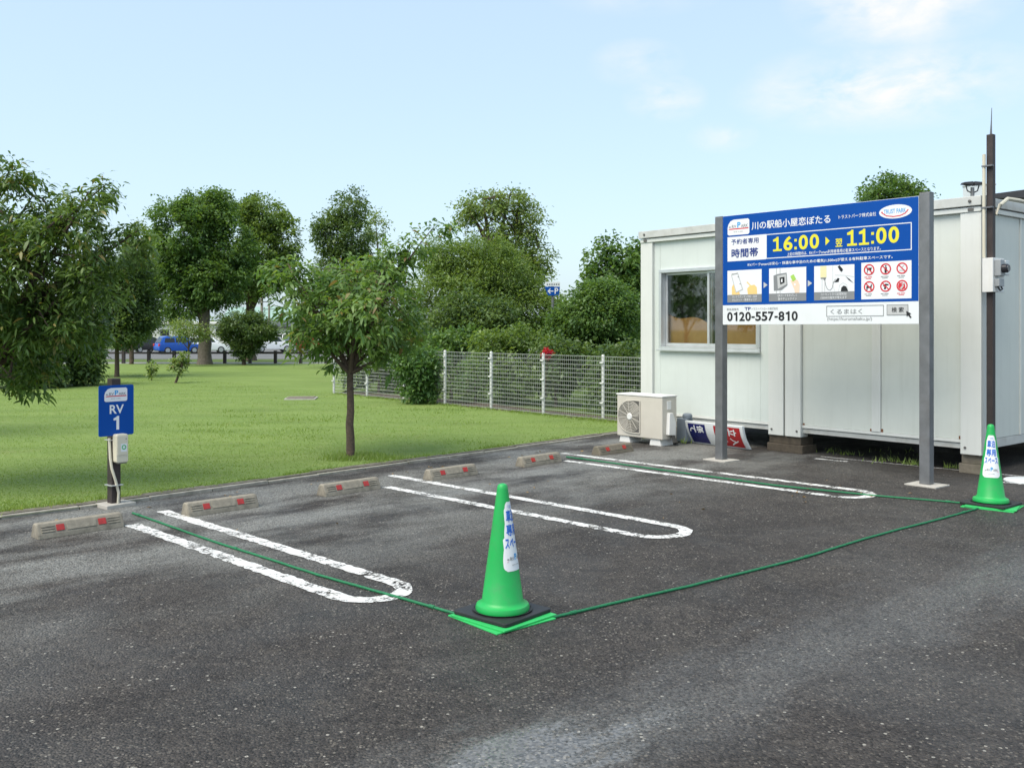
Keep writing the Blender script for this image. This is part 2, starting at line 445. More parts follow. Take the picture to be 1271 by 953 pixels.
def copy_tree(o, parent=None):
    c = o.copy(); col.objects.link(c); c.parent = parent
    for ch in list(o.children):
        copy_tree(ch, c)
    return c

R2 = sqrt(.5)
def lot(u, v, z=0.0):                      # u runs along the row of wheel stops, v out into the aisle
    return ((u+v)*R2, (u-v)*R2, z)

# flat lettering, baked once from Blender's own font
STR = ["川の駅船小屋恋ぼたる", "トラストパーク株式会社", "TRUST PARK", "予約者専用", "時間帯", "16:00", "翌", "11:00",
       "上記の時間内は、RVパークsmart利用者専用の駐車スペースとなります。",
       "RVパークsmartは安心・快適な車中泊のための電気(1,500w)が使える有料駐車スペースです。",
       "ネットでカンタン予約・決済", "クレジット・携帯キャリア", "QRコードをかざして", "楽々チェックイン",
       "コンセントから給電開始！", "1500Wの電気が使えます", "緊急連絡先", "TP", "トラストパトロール株式会社", "0120-557-810",
       "くるまはく", "検 索", "(https://kurumahaku.jp/)", "RV", "P", "ARK", "1", "立", "入", "禁", "止", "係", "て",
       "車泊", "専用", "スペース", "←P"]
STR += list("0256789") + ["RVs"]
OFFS = {"RV": .02, "RVs": .0, "P": .03, "ARK": .015, "TRUST PARK": .012, "TP": .02, **{c: .028 for c in "0256789"}}
BOLD = {"川の駅船小屋恋ぼたる": .016, "時間帯": .026, "翌": .022, "予約者専用": .014, "車泊": .034, "専用": .034, "スペース": .036, "←P": .02,
        "立": .03, "入": .03, "禁": .026, "止": .03, "係": .03, "て": .04, "トラストパーク株式会社": .010, "検 索": .01,
        "RVパークsmartは安心・快適な車中泊のための電気(1,500w)が使える有料駐車スペースです。": .016,
        "上記の時間内は、RVパークsmart利用者専用の駐車スペースとなります。": .010}
TXT = {}
_tmp = []
for t in STR:
    cu = bpy.data.curves.new('text', 'FONT'); cu.body = t; cu.size = 1; cu.resolution_u = 3 if len(t) > 14 else 5
    cu.offset = OFFS.get(t, 0.0)
    o = bpy.data.objects.new('text', cu); col.objects.link(o); _tmp.append((t, o))
dg = bpy.context.evaluated_depsgraph_get(); dg.update()
for t, o in _tmp:
    me = bpy.data.meshes.new_from_object(o.evaluated_get(dg))
    v = np.array([p.co[:2] for p in me.vertices]); f = [list(p.vertices) for p in me.polygons]
    if len(v) == 0: v = np.zeros((3, 2)); f = []
    TXT[t] = (v, f)
    bpy.data.meshes.remove(me)
for t, o in _tmp:
    cu = o.data; bpy.data.objects.remove(o); bpy.data.curves.remove(cu)

class Print(tuple): pass
def fit(t, x0, x1, z0, z1):
    """lettering stretched into a box; heavier strokes come from slightly shifted layers"""
    v, f = TXT[t]
    lo = v.min(0); hi = v.max(0); sz = np.maximum(hi-lo, 1e-6)
    b = BOLD.get(t, 0.0)
    V = []; F = []; Lz = []
    for k, (ox, oy) in enumerate(((0, 0), (-b, 0), (b, 0), (0, b), (0, -b)) if b else ((0, 0),)):
        p = (v + np.array([ox, oy]) - lo + b)/(sz+2*b); n0 = sum(len(q) for q in V)
        V.append(np.stack([x0 + p[:, 0]*(x1-x0), z0 + p[:, 1]*(z1-z0)], 1)); F += [[n0+i for i in q] for q in f]; Lz += [k*.00012]*len(v)
    return (np.concatenate(V), F, Lz)
def figure_one(x0, x1, z0, z1, w, foot=False):
    c = (x0+x1)/2 + (0 if foot else w*.35); h = z1-z0
    p = [[(c-w/2, z0), (c+w/2, z0), (c+w/2, z1), (c-w*.28, z1), (c-w/2, z1-h*.06)], [(c-w/2-.0002, z1-h*.30), (c-w/2-.0002, z1-h*.07), (x0 if foot else c-w*1.55, z1-h*.17), (x0 if foot else c-w*1.55, z1-h*.31)]]
    if foot: p += [[(x0, z0), (c-w/2-.0002, z0), (c-w/2-.0002, z0+h*.14), (x0, z0+h*.14)], [(c+w/2+.0002, z0), (x1, z0), (x1, z0+h*.14), (c+w/2+.0002, z0+h*.14)]]
    V = []; F = []
    for q in p: F.append(list(range(len(V), len(V)+len(q)))); V += q
    return (V, F)
def figures(t, x0, x1, z0, z1, w, foot=False, gap=.16):
    """a row of digits with colons and dashes, each in its own cell"""
    cw = {':': .42, '-': .62}; tot = sum(cw.get(c, 1) for c in t); u = (x1-x0)/tot; x = x0; out = []
    h = z1-z0
    for c in t:
        k = cw.get(c, 1)*u; a = x+gap*.5*u; b = x+k-gap*.5*u
        if c == ':':
            m = (a+b)/2
            out += [rect(m-w*.5, m+w*.5, z0+h*.04, z0+h*.04+w), rect(m-w*.5, m+w*.5, z0+h*.58, z0+h*.58+w)]
        elif c == '-': out.append(rect(a, b, z0+h*.33, z0+h*.33+w*.85))
        elif c == '1': out.append(figure_one(a, b, z0, z1, w, foot))
        else: out.append(fit(c, a, b, z0, z1))
        x += k
    return out

def flat_obj(name, parts, mat, parent, d, mapf=None):
    """flat print lying d in front of a board: parts = list of (2D points, faces)"""
    mb = MB()
    for q in parts:
        v, f = q[0], q[1]; lz = q[2] if len(q) > 2 else [0]*len(v)
        mb.add([(mapf(x, z, d+e) if mapf else (x, -d-e, z)) for (x, z), e in zip(v, lz)], f)
    me = bpy.data.meshes.new(name); me.from_pydata(mb.v, [], mb.f); me.materials.append(M[mat])
    o = bpy.data.objects.new(name, me); col.objects.link(o); o.parent = parent
    return o
def rect(x0, x1, z0, z1): return ([(x0, z0), (x1, z0), (x1, z1), (x0, z1)], [(0, 1, 2, 3)])
def poly(*p): return (list(p), [tuple(range(len(p)))])
def rrect(x0, x1, z0, z1, r, n=5):
    p = []
    for cx_, cz_, a0 in ((x1-r, z0+r, -90), (x1-r, z1-r, 0), (x0+r, z1-r, 90), (x0+r, z0+r, 180)):
        for k in range(n+1):
            a = radians(a0 + 90*k/n); p.append((cx_+r*cos(a), cz_+r*sin(a)))
    return (p, [tuple(range(len(p)))])
def ell(cx_, cz_, rx, rz, n=28): return ([(cx_+rx*cos(2*pi*k/n), cz_+rz*sin(2*pi*k/n)) for k in range(n)], [tuple(range(n))])
def ring(cx_, cz_, r0, r1, n=24):
    p = [(cx_+r*cos(2*pi*k/n), cz_+r*sin(2*pi*k/n)) for r in (r0, r1) for k in range(n)]
    return (p, [(k, n+k, n+(k+1) % n, (k+1) % n) for k in range(n)])
def stroke(pts, w):
    L = []; Rr = []
    P = [Vector(p) for p in pts]
    for i, p in enumerate(P):
        d = (P[min(i+1, len(P)-1)] - P[max(i-1, 0)]).normalized(); nrm = Vector((-d.y, d.x))*w/2
        L.append(tuple(p+nrm)); Rr.append(tuple(p-nrm))
    n = len(P)
    return (L+Rr, [(i, i+n, i+1+n, i+1) for i in range(n-1)])
def frame2d(x0, x1, z0, z1, w):
    return ([(x0, z0), (x1, z0), (x1, z1), (x0, z1), (x0+w, z0+w), (x1-w, z0+w), (x1-w, z1-w), (x0+w, z1-w)],
            [(0, 1, 5, 4), (1, 2, 6, 5), (2, 3, 7, 6), (3, 0, 4, 7)])

def rv_logo(parent, x0, x1, z0, z1, d, mapf=None, tile=True):
    """white tile with a van-shaped shoulder, the letters and a red road line"""
    w = x1-x0; h = z1-z0
    X = lambda a: x0+a*w
    Z = lambda a: z0+a*h
    if tile:
        flat_obj('logo_tile', [poly((X(.06), Z(0)), (X(.94), Z(0)), (X(1), Z(.08)), (X(1), Z(.9)), (X(.94), Z(1)), (X(.28), Z(1)),
                 (X(.14), Z(.92)), (X(.04), Z(.72)), (X(0), Z(.5)), (X(0), Z(.08)))], 'print_white', parent, d, mapf)
    flat_obj('logo_letters', [fit("RV", X(.2), X(.41), Z(.46), Z(.66)), fit("ARK", X(.62), X(.94), Z(.46), Z(.66)),
             poly((X(.05), Z(.5)), (X(.16), Z(.5)), (X(.16), Z(.55)), (X(.08), Z(.58)))], 'print_grey', parent, d+.001, mapf)
    flat_obj('logo_letters', [fit("P", X(.45), X(.60), Z(.46), Z(.82))], 'print_cyan', parent, d+.001, mapf)
    flat_obj('logo_stripe', [poly((X(.04), Z(.36)), (X(.96), Z(.36)), (X(.96), Z(.43)), (X(.10), Z(.43)))], 'print_red', parent, d+.001, mapf)
    flat_obj('logo_fine_print', [rect(X(a), X(b), Z(.18), Z(.24)) for a, b in ((.28, .36), (.38, .45), (.49, .53), (.56, .70))], 'print_lightgrey', parent, d+.001, mapf)

def prints(parent, mat, d, *parts, name='lettering'): return flat_obj(name, list(parts), mat, parent, d)

# ================================================================== THE SETTING
def gz(y):                                   # the land falls away a little beyond the lawn
    t = min(max((y-45)/15, 0), 1); return -.6*t*t*(3-2*t)
rows = [-120, -30, 0, 20, 45] + [45+1.5*k for k in range(1, 11)] + [80, 140, 300, 900]
mb = MB()
xs = [-900, -120, -30, 0, 30, 120, 900]
mb.add([(x, y, gz(y)-.04) for y in rows for x in xs],
       [(j*7+i, j*7+i+1, (j+1)*7+i+1, (j+1)*7+i) for j in range(len(rows)-1) for i in range(6)])
tag(mb.build('ground', 'rough_ground'), kind='structure')

KERB = [(-14.0, -2.95), (-4.02, 7.41), (-3.38, 8.02), (-2.55, 8.93), (-1.73, 9.85), (-.34, 11.33), (.92, 12.72), (1.62, 13.50), (2.50, 14.10)]
F0 = Vector((2.62, 13.93)); FD = Vector((-.93, 1.08)).normalized()          # fence line
# asphalt
mb = MB()
pts = KERB + [(14, 22), (60, 22), (60, -60), (-70, -60)]
mb.add([(x, y, 0) for x, y in pts], [list(range(len(pts)))[::-1]])
tag(mb.build('asphalt_car_park', 'asphalt'), kind='structure')
# lawn
fe = F0 + FD*10.1
pts = KERB + [(fe.x, fe.y), (-4.2, 40.0), (-70, 40.0), (-70, -2.95)]
mb = MB(); mb.add([(x, y, .018) for x, y in pts], [list(range(len(pts)))])
tag(mb.build('lawn', 'lawn'), kind='structure')
# kerb: separate cast lengths, with a dark soil edge behind
def along(P, step):
    out = [Vector(P[0])]; carry = 0
    for a, b in zip(P[:-1], P[1:]):
        a = Vector(a); b = Vector(b); L = (b-a).length; t = step-carry
        while t < L:
            out.append(a + (b-a)*t/L); t += step
        carry = L-(t-step)
    return out
kr = empty('kerb', (-4.02, 7.41, 0)); tag(kr, kind='structure')
ks = along(KERB[1:], .60)
ks = [Vector(KERB[1]) + (Vector(KERB[0])-Vector(KERB[1])).normalized()*.6*k for k in range(8, 0, -1)] + ks
for i in range(len(ks)-1):
    a = ks[i]; b = ks[i+1]; d = (b-a).normalized(); nrm = Vector((-d.y, d.x))
    q0 = a + d*.003; q1 = b - d*.003
    h = .026 + random.uniform(-.006, .006); o = random.uniform(-.006, .006)
    mb = MB()
    mb.prism([tuple(q0+nrm*o), tuple(q1+nrm*o), tuple(q1+nrm*(.045+o)), tuple(q0+nrm*(.045+o))], -.03, h, 'z')
    k = mb.build('kerb_stone', 'concrete_kerb', None, .006); k.parent = kr; k.matrix_parent_inverse = Matrix.Translation((4.02, -7.41, 0))
mb = MB()
for i in range(len(ks)-1):
    a = ks[i]; b = ks[i+1]; d = (b-a).normalized(); nrm = Vector((-d.y, d.x))
    w = .14 + random.uniform(-.03, .05)
    mb.prism([tuple(a+nrm*.052), tuple(b+nrm*.052), tuple(b+nrm*w), tuple(a+nrm*w)], -.03, .030+random.uniform(0, .006), 'z')
tag(mb.build('soil_edge', 'kerb_dark'), kind='structure')

# park path, bank and the far car park
mb = MB(); mb.box(-90, 6, 40.0, 42.0, -.03, .01); tag(mb.build('park_path', 'path'), kind='structure')
mb = MB(); mb.box(-80, 20, 66, 79.5, -.70, -.615); mb.box(-80, 20, 82.5, 98, -.70, -.6151); tag(mb.build('far_car_park', 'lot'), kind='structure')

# bare soil along the foot of the fence line
mb = MB()
for k in range(12):
    q = F0 + FD*(.15+.84*k); e = F0 + FD*(.15+.84*(k+1)); nn = Vector((FD.y, -FD.x))
    w0 = random.uniform(.03, .10); w1_ = random.uniform(.45, .8)
    mb.prism([tuple(q-nn*w0), tuple(e-nn*w0), tuple(e+nn*w1_), tuple(q+nn*w1_)], -.03, .021+random.uniform(0, .008), 'z')
tag(mb.build('soil_bed', 'soil'), kind='structure')

# hairpin stall markings
def hairpin(u0, u1, v0a, v0b, v1, w=.10):
    c = []; r = (u1-u0)/2; uc = (u0+u1)/2
    c.append((u0+w/2, v0a))
    n = 70
    for k in range(n+1): c.append((u0+w/2, v0a+(v1-r-v0a)*k/n))
    for k in range(1, 16):
        a = pi - pi*k/16; c.append((uc+(r-w/2)*cos(a), v1-r+(r-w/2)*sin(a)))
    for k in range(n+1): c.append((u1-w/2, v1-r+(v0b-v1+r)*k/n))
    c = c[1:]
    vs, fs = stroke(c, w)
    # ragged hand-painted edge
    vs = [(x+random.uniform(-.009, .009), y+random.uniform(-.006, .006)) for x, y in vs]
    mb = MB(); mb.add([lot(u, v, .004) for u, v in vs], fs)
    o = mb.build('stall_marking', 'paint'); tag(o, kind='structure'); return o
hairpin(2.99, 3.50, -7.16, -7.52, -4.15, .105)
hairpin(5.43, 5.99, -7.16, -7.70, -3.93, .10)
hairpin(7.95, 8.50, -7.14, -7.60, -3.66, .095)
mb = MB()
for (a, b, w) in (((3.50, 10.88), (3.78, 10.63), .07), ((3.62, 11.05), (5.20, 9.55), .035), ((4.72, 9.25), (4.92, 9.10), .05)):
    vs, fs = stroke([a, tuple((Vector(a)+Vector(b))/2), b], w); mb.add([(x, y, .004) for x, y in vs], fs)
tag(mb.build('faded_marking', 'paint'), kind='structure')

# ================================================================== SITE CABINS
CA = radians(-50.45)
ex = Vector((cos(CA), sin(CA), 0)); en = Vector((-sin(CA), cos(CA), 0))       # along the front, and inward
C0 = Vector((1.81, 13.26, 0)); UW = 2.335; DEP = 5.4
ZB, ZF, ZT = .20, .32, 2.86
def cabin(s0, label, window, right_side):
    o = C0 + ex*s0
    root = empty('site_cabin', (o.x, o.y, ZB), CA, label, 'cabin', 'site cabins')
    z = lambda a: a-ZB
    # columns
    for (x0, x1, y0, y1) in ((0, .215, 0, .16), (UW-.215, UW, 0, .16), (0, .16, DEP-.2, DEP), (UW-.16, UW, DEP-.2, DEP)):
        cb = MB().box(x0, x1, y0, y1, 0, z(2.70)).build('column', 'cabin_frame', root, .006)
        if y0 == 0:
            bx_ = x0+.05 if x0 > 1 else x1-.05
            MB().lathe([(.013, 0), (.013, .008), (.006, .010)], 10).build('bolt', 'ac_dark', cb).matrix_local = Matrix.Translation((bx_, -.001, .07)) @ Matrix.Rotation(radians(90), 4, 'X')
    # floor beam and rail
    MB().box(.217, UW-.217, .05, .12, z(.25), z(.305)).build('floor_beam', 'fascia', root, .004)
    MB().box(.217, UW-.217, .03, .10, z(.312), z(.345)).build('floor_rail', 'cabin_frame', root, .004)
    # front wall panels, a little behind the columns
    y0, y1 = .04, .09
    if not window:
        c = UW/2
        for (a, b) in ((.219, c-.056), (c+.056, UW-.219)):
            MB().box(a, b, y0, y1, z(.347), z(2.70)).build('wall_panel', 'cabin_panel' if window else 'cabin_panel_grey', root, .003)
        MB().box(c-.053, c+.053, y0-.018, y1, z(.347), z(2.70)).build('cover_strip', 'cabin_frame', root, .005)
        for rx in (c-.066, c+.066, .235, UW-.235):
            MB().box(rx-.012, rx+.012, y0-.003, y0+.004, z(.347), z(.347)+random.uniform(.02, .045)).build('rust_patch', 'rust', root)
    else:
        wx0, wx1, wz0, wz1 = .33, 1.98, 1.21, 2.31
        for (a, b, c, d) in ((.219, wx0-.002, .347, 2.70), (wx1+.002, UW-.219, .347, 2.70), (wx0, wx1, .347, wz0-.002), (wx0, wx1, wz1+.002, 2.70)):
            MB().box(a, b, y0, y1, z(c), z(d)).build('wall_panel', 'cabin_panel', root, .0015)
        wn = MB()
        for (a, b, c, d) in ((wx0, wx0+.045, wz0+.052, wz1-.047), (wx1-.045, wx1, wz0+.052, wz1-.047), (wx0, wx1, wz1-.045, wz1), (wx0, wx1, wz0, wz0+.05)):
            wn.box(a, b, y0-.035, y1+.03, z(c), z(d))
        win = wn.build('window_frame', 'alu', root, .004)
        MB().box(wx0-.02, wx1+.02, y0-.06, y0-.037, z(wz0-.015), z(wz0+.012)).build('sill', 'alu', win, .004)
        cm = (wx0+wx1)/2
        for k, (a, b) in enumerate(((wx0+.047, cm+.022), (cm-.022, wx1-.047))):
            yy = y0+.012+.042*(1-k)
            sa = MB()
            sa.box(a, a+.035, yy, yy+.025, z(wz0+.095), z(wz1-.078)); sa.box(b-.035, b, yy, yy+.025, z(wz0+.095), z(wz1-.078))
            sa.box(a, b, yy-.001, yy+.026, z(wz0+.053), z(wz0+.094)); sa.box(a, b, yy-.001, yy+.026, z(wz1-.077), z(wz1-.047))
            sa.build('sash', 'alu', win, .003)
            MB().box(a+.033, b-.033, yy+.010, yy+.014, z(wz0+.092), z(wz1-.076)).build('pane', 'glass', win)
        # reed blind behind the glass: full height behind one sash, slumped behind the other
        bl = [(wx0+.02, wz0+.05)]
        xsb = np.linspace(wx0+.02, cm-.02, 15)
        top = [wz0+.50-.16*((x-wx0)/(cm-wx0))**1.2 + .035*sin(9*x) for x in xsb]
        bl += [(cm-.02, wz0+.05)] + [(x, t) for x, t in zip(xsb[::-1], top[::-1])]
        MB().prism([(x, z(t)) for x, t in bl], .170, .176).build('reed_blind', 'blind', root)
        MB().box(cm+.09, wx1+.02, .170, .176, z(wz0+.04), z(wz1)).build('reed_blind', 'blind', root)
    # side walls in panels, back wall, roof deck
    n = 6
    for side in (0, 1):
        xa, xb = (.03, .08) if side == 0 else (UW-.08, UW-.03)
        for k in range(n):
            a = .165 + (DEP-.37)*k/n; b = .165 + (DEP-.37)*(k+1)/n
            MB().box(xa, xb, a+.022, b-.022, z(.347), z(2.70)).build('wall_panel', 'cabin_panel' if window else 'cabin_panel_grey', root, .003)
            if k < n-1: MB().box(xa-(.012 if side == 0 else -.002), xb+(.012 if side else -.002), b-.02, b+.02, z(.347), z(2.70)).build('cover_strip', 'cabin_frame', root, .004)
        MB().box(xa, xb, .165, DEP-.205, z(.25), z(.343)).build('floor_beam', 'fascia', root, .004)
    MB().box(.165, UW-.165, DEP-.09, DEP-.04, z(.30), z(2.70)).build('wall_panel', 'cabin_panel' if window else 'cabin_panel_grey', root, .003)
    MB().box(.085, UW-.085, .18, DEP-.1, z(.30), z(.34)).build('floor', 'interior', root)
    MB().box(.085, UW-.085, .60, .62, z(.345), z(2.65)).build('partition', 'interior', root)
    # roof edge: an overhanging cap above a set-back rail
    cap = MB()
    cap.box(-.012, UW+.012, -.035, .05, z(2.762), z(ZT)); cap.box(-.012, UW+.012, DEP-.05, DEP+.03, z(2.762), z(ZT))
    cap.box(-.012, .05, .052, DEP-.052, z(2.762), z(ZT-.002)); cap.box(UW-.05, UW+.012, .052, DEP-.052, z(2.762), z(ZT-.002))
    cp = cap.build('roof_cap', 'fascia', root, .006)
    rl = MB(); rl.box(0, UW, -.012, .06, z(2.702), z(2.752)); rl.box(0, .06, .062, DEP-.02, z(2.702), z(2.752)); rl.box(UW-.06, UW, .062, DEP-.02, z(2.702), z(2.752))
    rl.build('roof_rail', 'cabin_frame', root, .004)
    MB().box(.052, UW-.052, .052, DEP-.052, z(2.76), z(2.80)).build('roof_deck', 'fascia', root)
    for bx_ in (.1, UW-.1):
        MB().lathe([(.016, 0), (.016, .010), (.008, .013)], 10).build('bolt', 'ac_dark', cp).matrix_local = Matrix.Translation((bx_, -.036, z(2.81))) @ Matrix.Rotation(radians(90), 4, 'X')
        MB().box(bx_-.03, bx_+.03, -.022, -.0125, z(2.712), z(2.742)).build('clip', 'ac_dark', root, .004)
    return root
cabin(0, 'pale site cabin with a sliding window and reed blinds, air conditioner in front', True, False)
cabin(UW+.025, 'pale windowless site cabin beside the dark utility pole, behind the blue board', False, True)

def on_cab(s, dep, z=0.0):
    p = C0 + ex*s + en*dep; return (p.x, p.y, z)

# supports below the cabins
def block(s, dep, label, mat, w=.42, d=.3, tiers=2, name='timber_block'):
    root = empty(name, on_cab(s, dep), CA, label, 'block', 'blocks carrying the cabins')
    h = .2/tiers
    for k in range(tiers):
        q = .02*(k % 2)
        MB().box(-w/2+q, w/2-q*1.7, -d/2+q, d/2-q, k*h + (.001 if k else 0), (k+1)*h).build('beam', mat, root, .008)
block(UW+.01, .16, 'weathered timbers stacked under the joint of the two cabins', 'timber', .50, .30)
block(2*UW-.09, .18, 'mossy concrete block under the cabin corner by the dark pole', 'concrete_old', .26, .30, 2, 'concrete_block')
block(.16, .2, 'brown timber under the cabin corner behind the air conditioner', 'timber', .36, .3)
for s, wh in ((.3, 'rear corner of the window cabin'), (UW+.01, 'rear joint of the two cabins'), (2*UW-.2, 'rear corner of the windowless cabin')):
    block(s, DEP-.25, 'concrete block under the ' + wh, 'concrete_old', .34, .3, 2, 'concrete_block')

# ================================================================== BIG BOARD
PA = Vector((2.39, 10.77, 0)); PB = Vector((3.98, 9.05, 0))
BA = math.atan2(PB.y-PA.y, PB.x-PA.x); BL = (PB-PA).length
root = empty('notice_board', PA, BA, 'large blue and white parking notice board on two grey steel posts', 'sign')
for x, h in ((0, 2.77), (BL, 2.80)):
    p = MB().box(x-.05, x+.05, -.05, .05, .012, h).build('post', 'steel_grey', root, .006)
    MB().box(x-.051, x+.051, -.051, .051, h+.0005, h+.006).build('post_cap', 'steel_grey', p, .002)
    MB().prism([(x-.16, -.13), (x+.15, -.15), (x+.17, .12), (x-.14, .14)], -.02, .012, 'z').build('footing', 'concrete_pale', root, .004)
W, H = BL-.10-.006, 1.23
pan = MB().box(.053, BL-.053, -.047, -.010, 1.545, 1.545+H).build('panel', 'sign_white', root, .003)
for zz_ in (1.66, 2.2, 2.68): MB().box(.053, BL-.053, -.008, .030, zz_-.02, zz_+.02).build('cross_rail', 'steel_grey', root)
sx_ = W/2.25; X0 = .053; Z0 = 1.545; D0 = .0485
def bx(x): return X0+x*sx_
def T(t, x0, x1, z0, z1): return fit(t, bx(x0), bx(x1), Z0+z0, Z0+z1)
def Rc(x0, x1, z0, z1): return rect(bx(x0), bx(x1), Z0+z0, Z0+z1)
def Pl(*p): return poly(*[(bx(a), Z0+b) for a, b in p])
def Sk(p, w): return stroke([(bx(a), Z0+b) for a, b in p], w)
def El(a, b, r, q=None): return ell(bx(a), Z0+b, r, q or r, 20)
def Rg(a, b, r0, r1): return ring(bx(a), Z0+b, r0, r1)
prints(pan, 'sign_blue', D0, Rc(.003, 2.247, .221, 1.227), name='blue_field')
D1, D2, D3, D4 = D0+.001, D0+.002, D0+.003, D0+.004
rv_logo(pan, bx(.068), bx(.354), Z0+1.004, Z0+1.178, D1)
prints(pan, 'print_white', D1, T("川の駅船小屋恋ぼたる", .383, 1.328, 1.045, 1.135))
prints(pan, 'print_white', D1, T("トラストパーク株式会社", 1.42, 1.822, 1.076, 1.117))
prints(pan, 'print_white', D1, ell(bx(2.018), Z0+1.101, .166*sx_, .068, 32), name='oval_logo')
prints(pan, 'print_cyan', D2, T("TRUST PARK", 1.90, 2.125, 1.085, 1.128))
prints(pan, 'print_red', D2, Sk([(1.885, 1.095), (1.93, 1.065), (2.0, 1.053), (2.07, 1.058), (2.12, 1.078), (2.148, 1.112)], .010), El(1.882, 1.103, .008), name='logo_swoosh')
prints(pan, 'print_white', D1, Rc(.067, .565, .712, .986), name='white_field')
prints(pan, 'print_navy', D2, T("予約者専用", .117, .473, .897, .959))
prints(pan, 'print_navy', D2, T("時間帯", .12, .467, .748, .850))
prints(pan, 'print_white', D1, frame2d(bx(.565), bx(2.181), Z0+.716, Z0+.984, .009), name='frame_line')
prints(pan, 'print_yellow', D1, *figures("16:00", bx(.643), bx(1.21), Z0+.791, Z0+.945, .028, True), name='hours')
prints(pan, 'print_yellow', D1, *figures("11:00", bx(1.503), bx(2.066), Z0+.795, Z0+.957, .028, True), name='hours')
prints(pan, 'print_yellow', D1, T("翌", 1.384, 1.462, .794, .877))
prints(pan, 'print_yellow', D1, Pl((1.273, .906), (1.273, .817), (1.321, .861)), name='arrow')
prints(pan, 'print_white', D1, T("上記の時間内は、RVパークsmart利用者専用の駐車スペースとなります。", .825, 1.869, .733, .771))
prints(pan, 'print_white', D1, T("RVパークsmartは安心・快適な車中泊のための電気(1,500w)が使える有料駐車スペースです。", .333, 1.991, .640, .680))
# three instruction pictures
for a, b in ((.066, .511), (.604, 1.052), (1.144, 1.592)):
    prints(pan, 'print_white', D1, Rc(a, b, .25, .608), name='picture_field')
    prints(pan, 'print_grey', D2, Rc(a, b, .25, .335), name='caption_field')
for x in (.557, 1.092): prints(pan, 'print_lightgrey', D1, Pl((x-.022, .465), (x-.022, .398), (x+.028, .432)), name='arrow')
prints(pan, 'print_white', D3, T("ネットでカンタン予約・決済", .13, .45, .298, .326), T("クレジット・携帯キャリア", .13, .45, .261, .290))
prints(pan, 'print_white', D3, T("QRコードをかざして", .71, .945, .298, .326), T("楽々チェックイン", .715, .94, .261, .290))
prints(pan, 'print_white', D3, T("コンセントから給電開始！", 1.22, 1.51, .298, .326), T("1500Wの電気が使えます", 1.22, 1.51, .261, .290))
# hand and telephone
prints(pan, 'print_orange', D2, Pl((.125, .336), (.125, .42), (.15, .46), (.19, .44), (.235, .336)), name='hand_picture')
prints(pan, 'print_orange', D2, Pl((.315, .47), (.33, .478), (.375, .435), (.42, .44), (.45, .41), (.455, .336), (.335, .336), (.325, .40), (.36, .43)), name='hand_picture')
prints(pan, 'print_lightgrey', D3, Pl((.115, .56), (.205, .585), (.275, .39), (.18, .355)), name='phone_picture')
prints(pan, 'print_white', D4, Pl((.128, .55), (.200, .571), (.262, .395), (.186, .367)), name='phone_screen')
prints(pan, 'print_grey', D4+.001, Rc(.125, .20, .565, .572), El(.212, .535, .008), El(.235, .455, .007), name='phone_marks')
# reader box and card in hand
prints(pan, 'print_lightgrey', D2, Rc(.69, .70, .335, .608), Rc(.735, .745, .335, .608), name='reader_pole')
prints(pan, 'print_grey', D3, Pl((.66, .53), (.715, .545), (.82, .555), (.83, .42), (.76, .37), (.665, .365)), name='reader_picture')
prints(pan, 'print_lightgrey', D4, Pl((.705, .525), (.815, .540), (.82, .43), (.715, .385)), name='reader_face')
prints(pan, 'print_black', D4+.001, Pl((.735, .505), (.795, .512), (.797, .45), (.745, .43)), name='reader_window')
prints(pan, 'print_white', D4+.002, Rc(.755, .772, .455, .49), name='reader_lamp')
prints(pan, 'print_skin', D3, Pl((.865, .47), (.885, .43), (.91, .38), (.92, .336), (.97, .336), (.975, .42), (.955, .47), (.91, .48)), name='hand_picture')
prints(pan, 'print_lime', D4, Pl((.865, .515), (.905, .535), (.935, .48), (.895, .455)), name='card_picture')
prints(pan, 'print_white', D4, El(.92, .425, .013), name='card_mark')
# socket and car
prints(pan, 'print_cream', D2, Rc(1.215, 1.285, .485, .606), name='socket_picture')
prints(pan, 'print_grey', D3, Rc(1.22, 1.28, .472, .486), El(1.262, .47, .012), name='socket_edge')
prints(pan, 'print_lightgrey', D2, Rc(1.232, 1.238, .337, .472), Rc(1.262, 1.268, .337, .46), Sk([(1.355, .606), (1.355, .42), (1.375, .34)], .004),
       Sk([(1.38, .505), (1.48, .50), (1.588, .480)], .005), Sk([(1.42, .34), (1.43, .40), (1.47, .425), (1.51, .40), (1.525, .34)], .004), name='car_outline')
prints(pan, 'print_grey', D3, Sk([(1.264, .47), (1.275, .41), (1.295, .365), (1.325, .35), (1.35, .375), (1.362, .43), (1.385, .465)], .006), name='cable_picture')
prints(pan, 'print_black', D3, Pl((1.445, .337), (1.45, .375), (1.475, .395), (1.505, .385), (1.525, .337)), Pl((1.37, .43), (1.41, .475), (1.43, .47), (1.42, .435)),
       Pl((1.495, .49), (1.53, .45), (1.585, .415), (1.54, .46)), Pl((1.41, .59), (1.43, .605), (1.47, .56), (1.455, .535), (1.435, .55)), name='car_details')
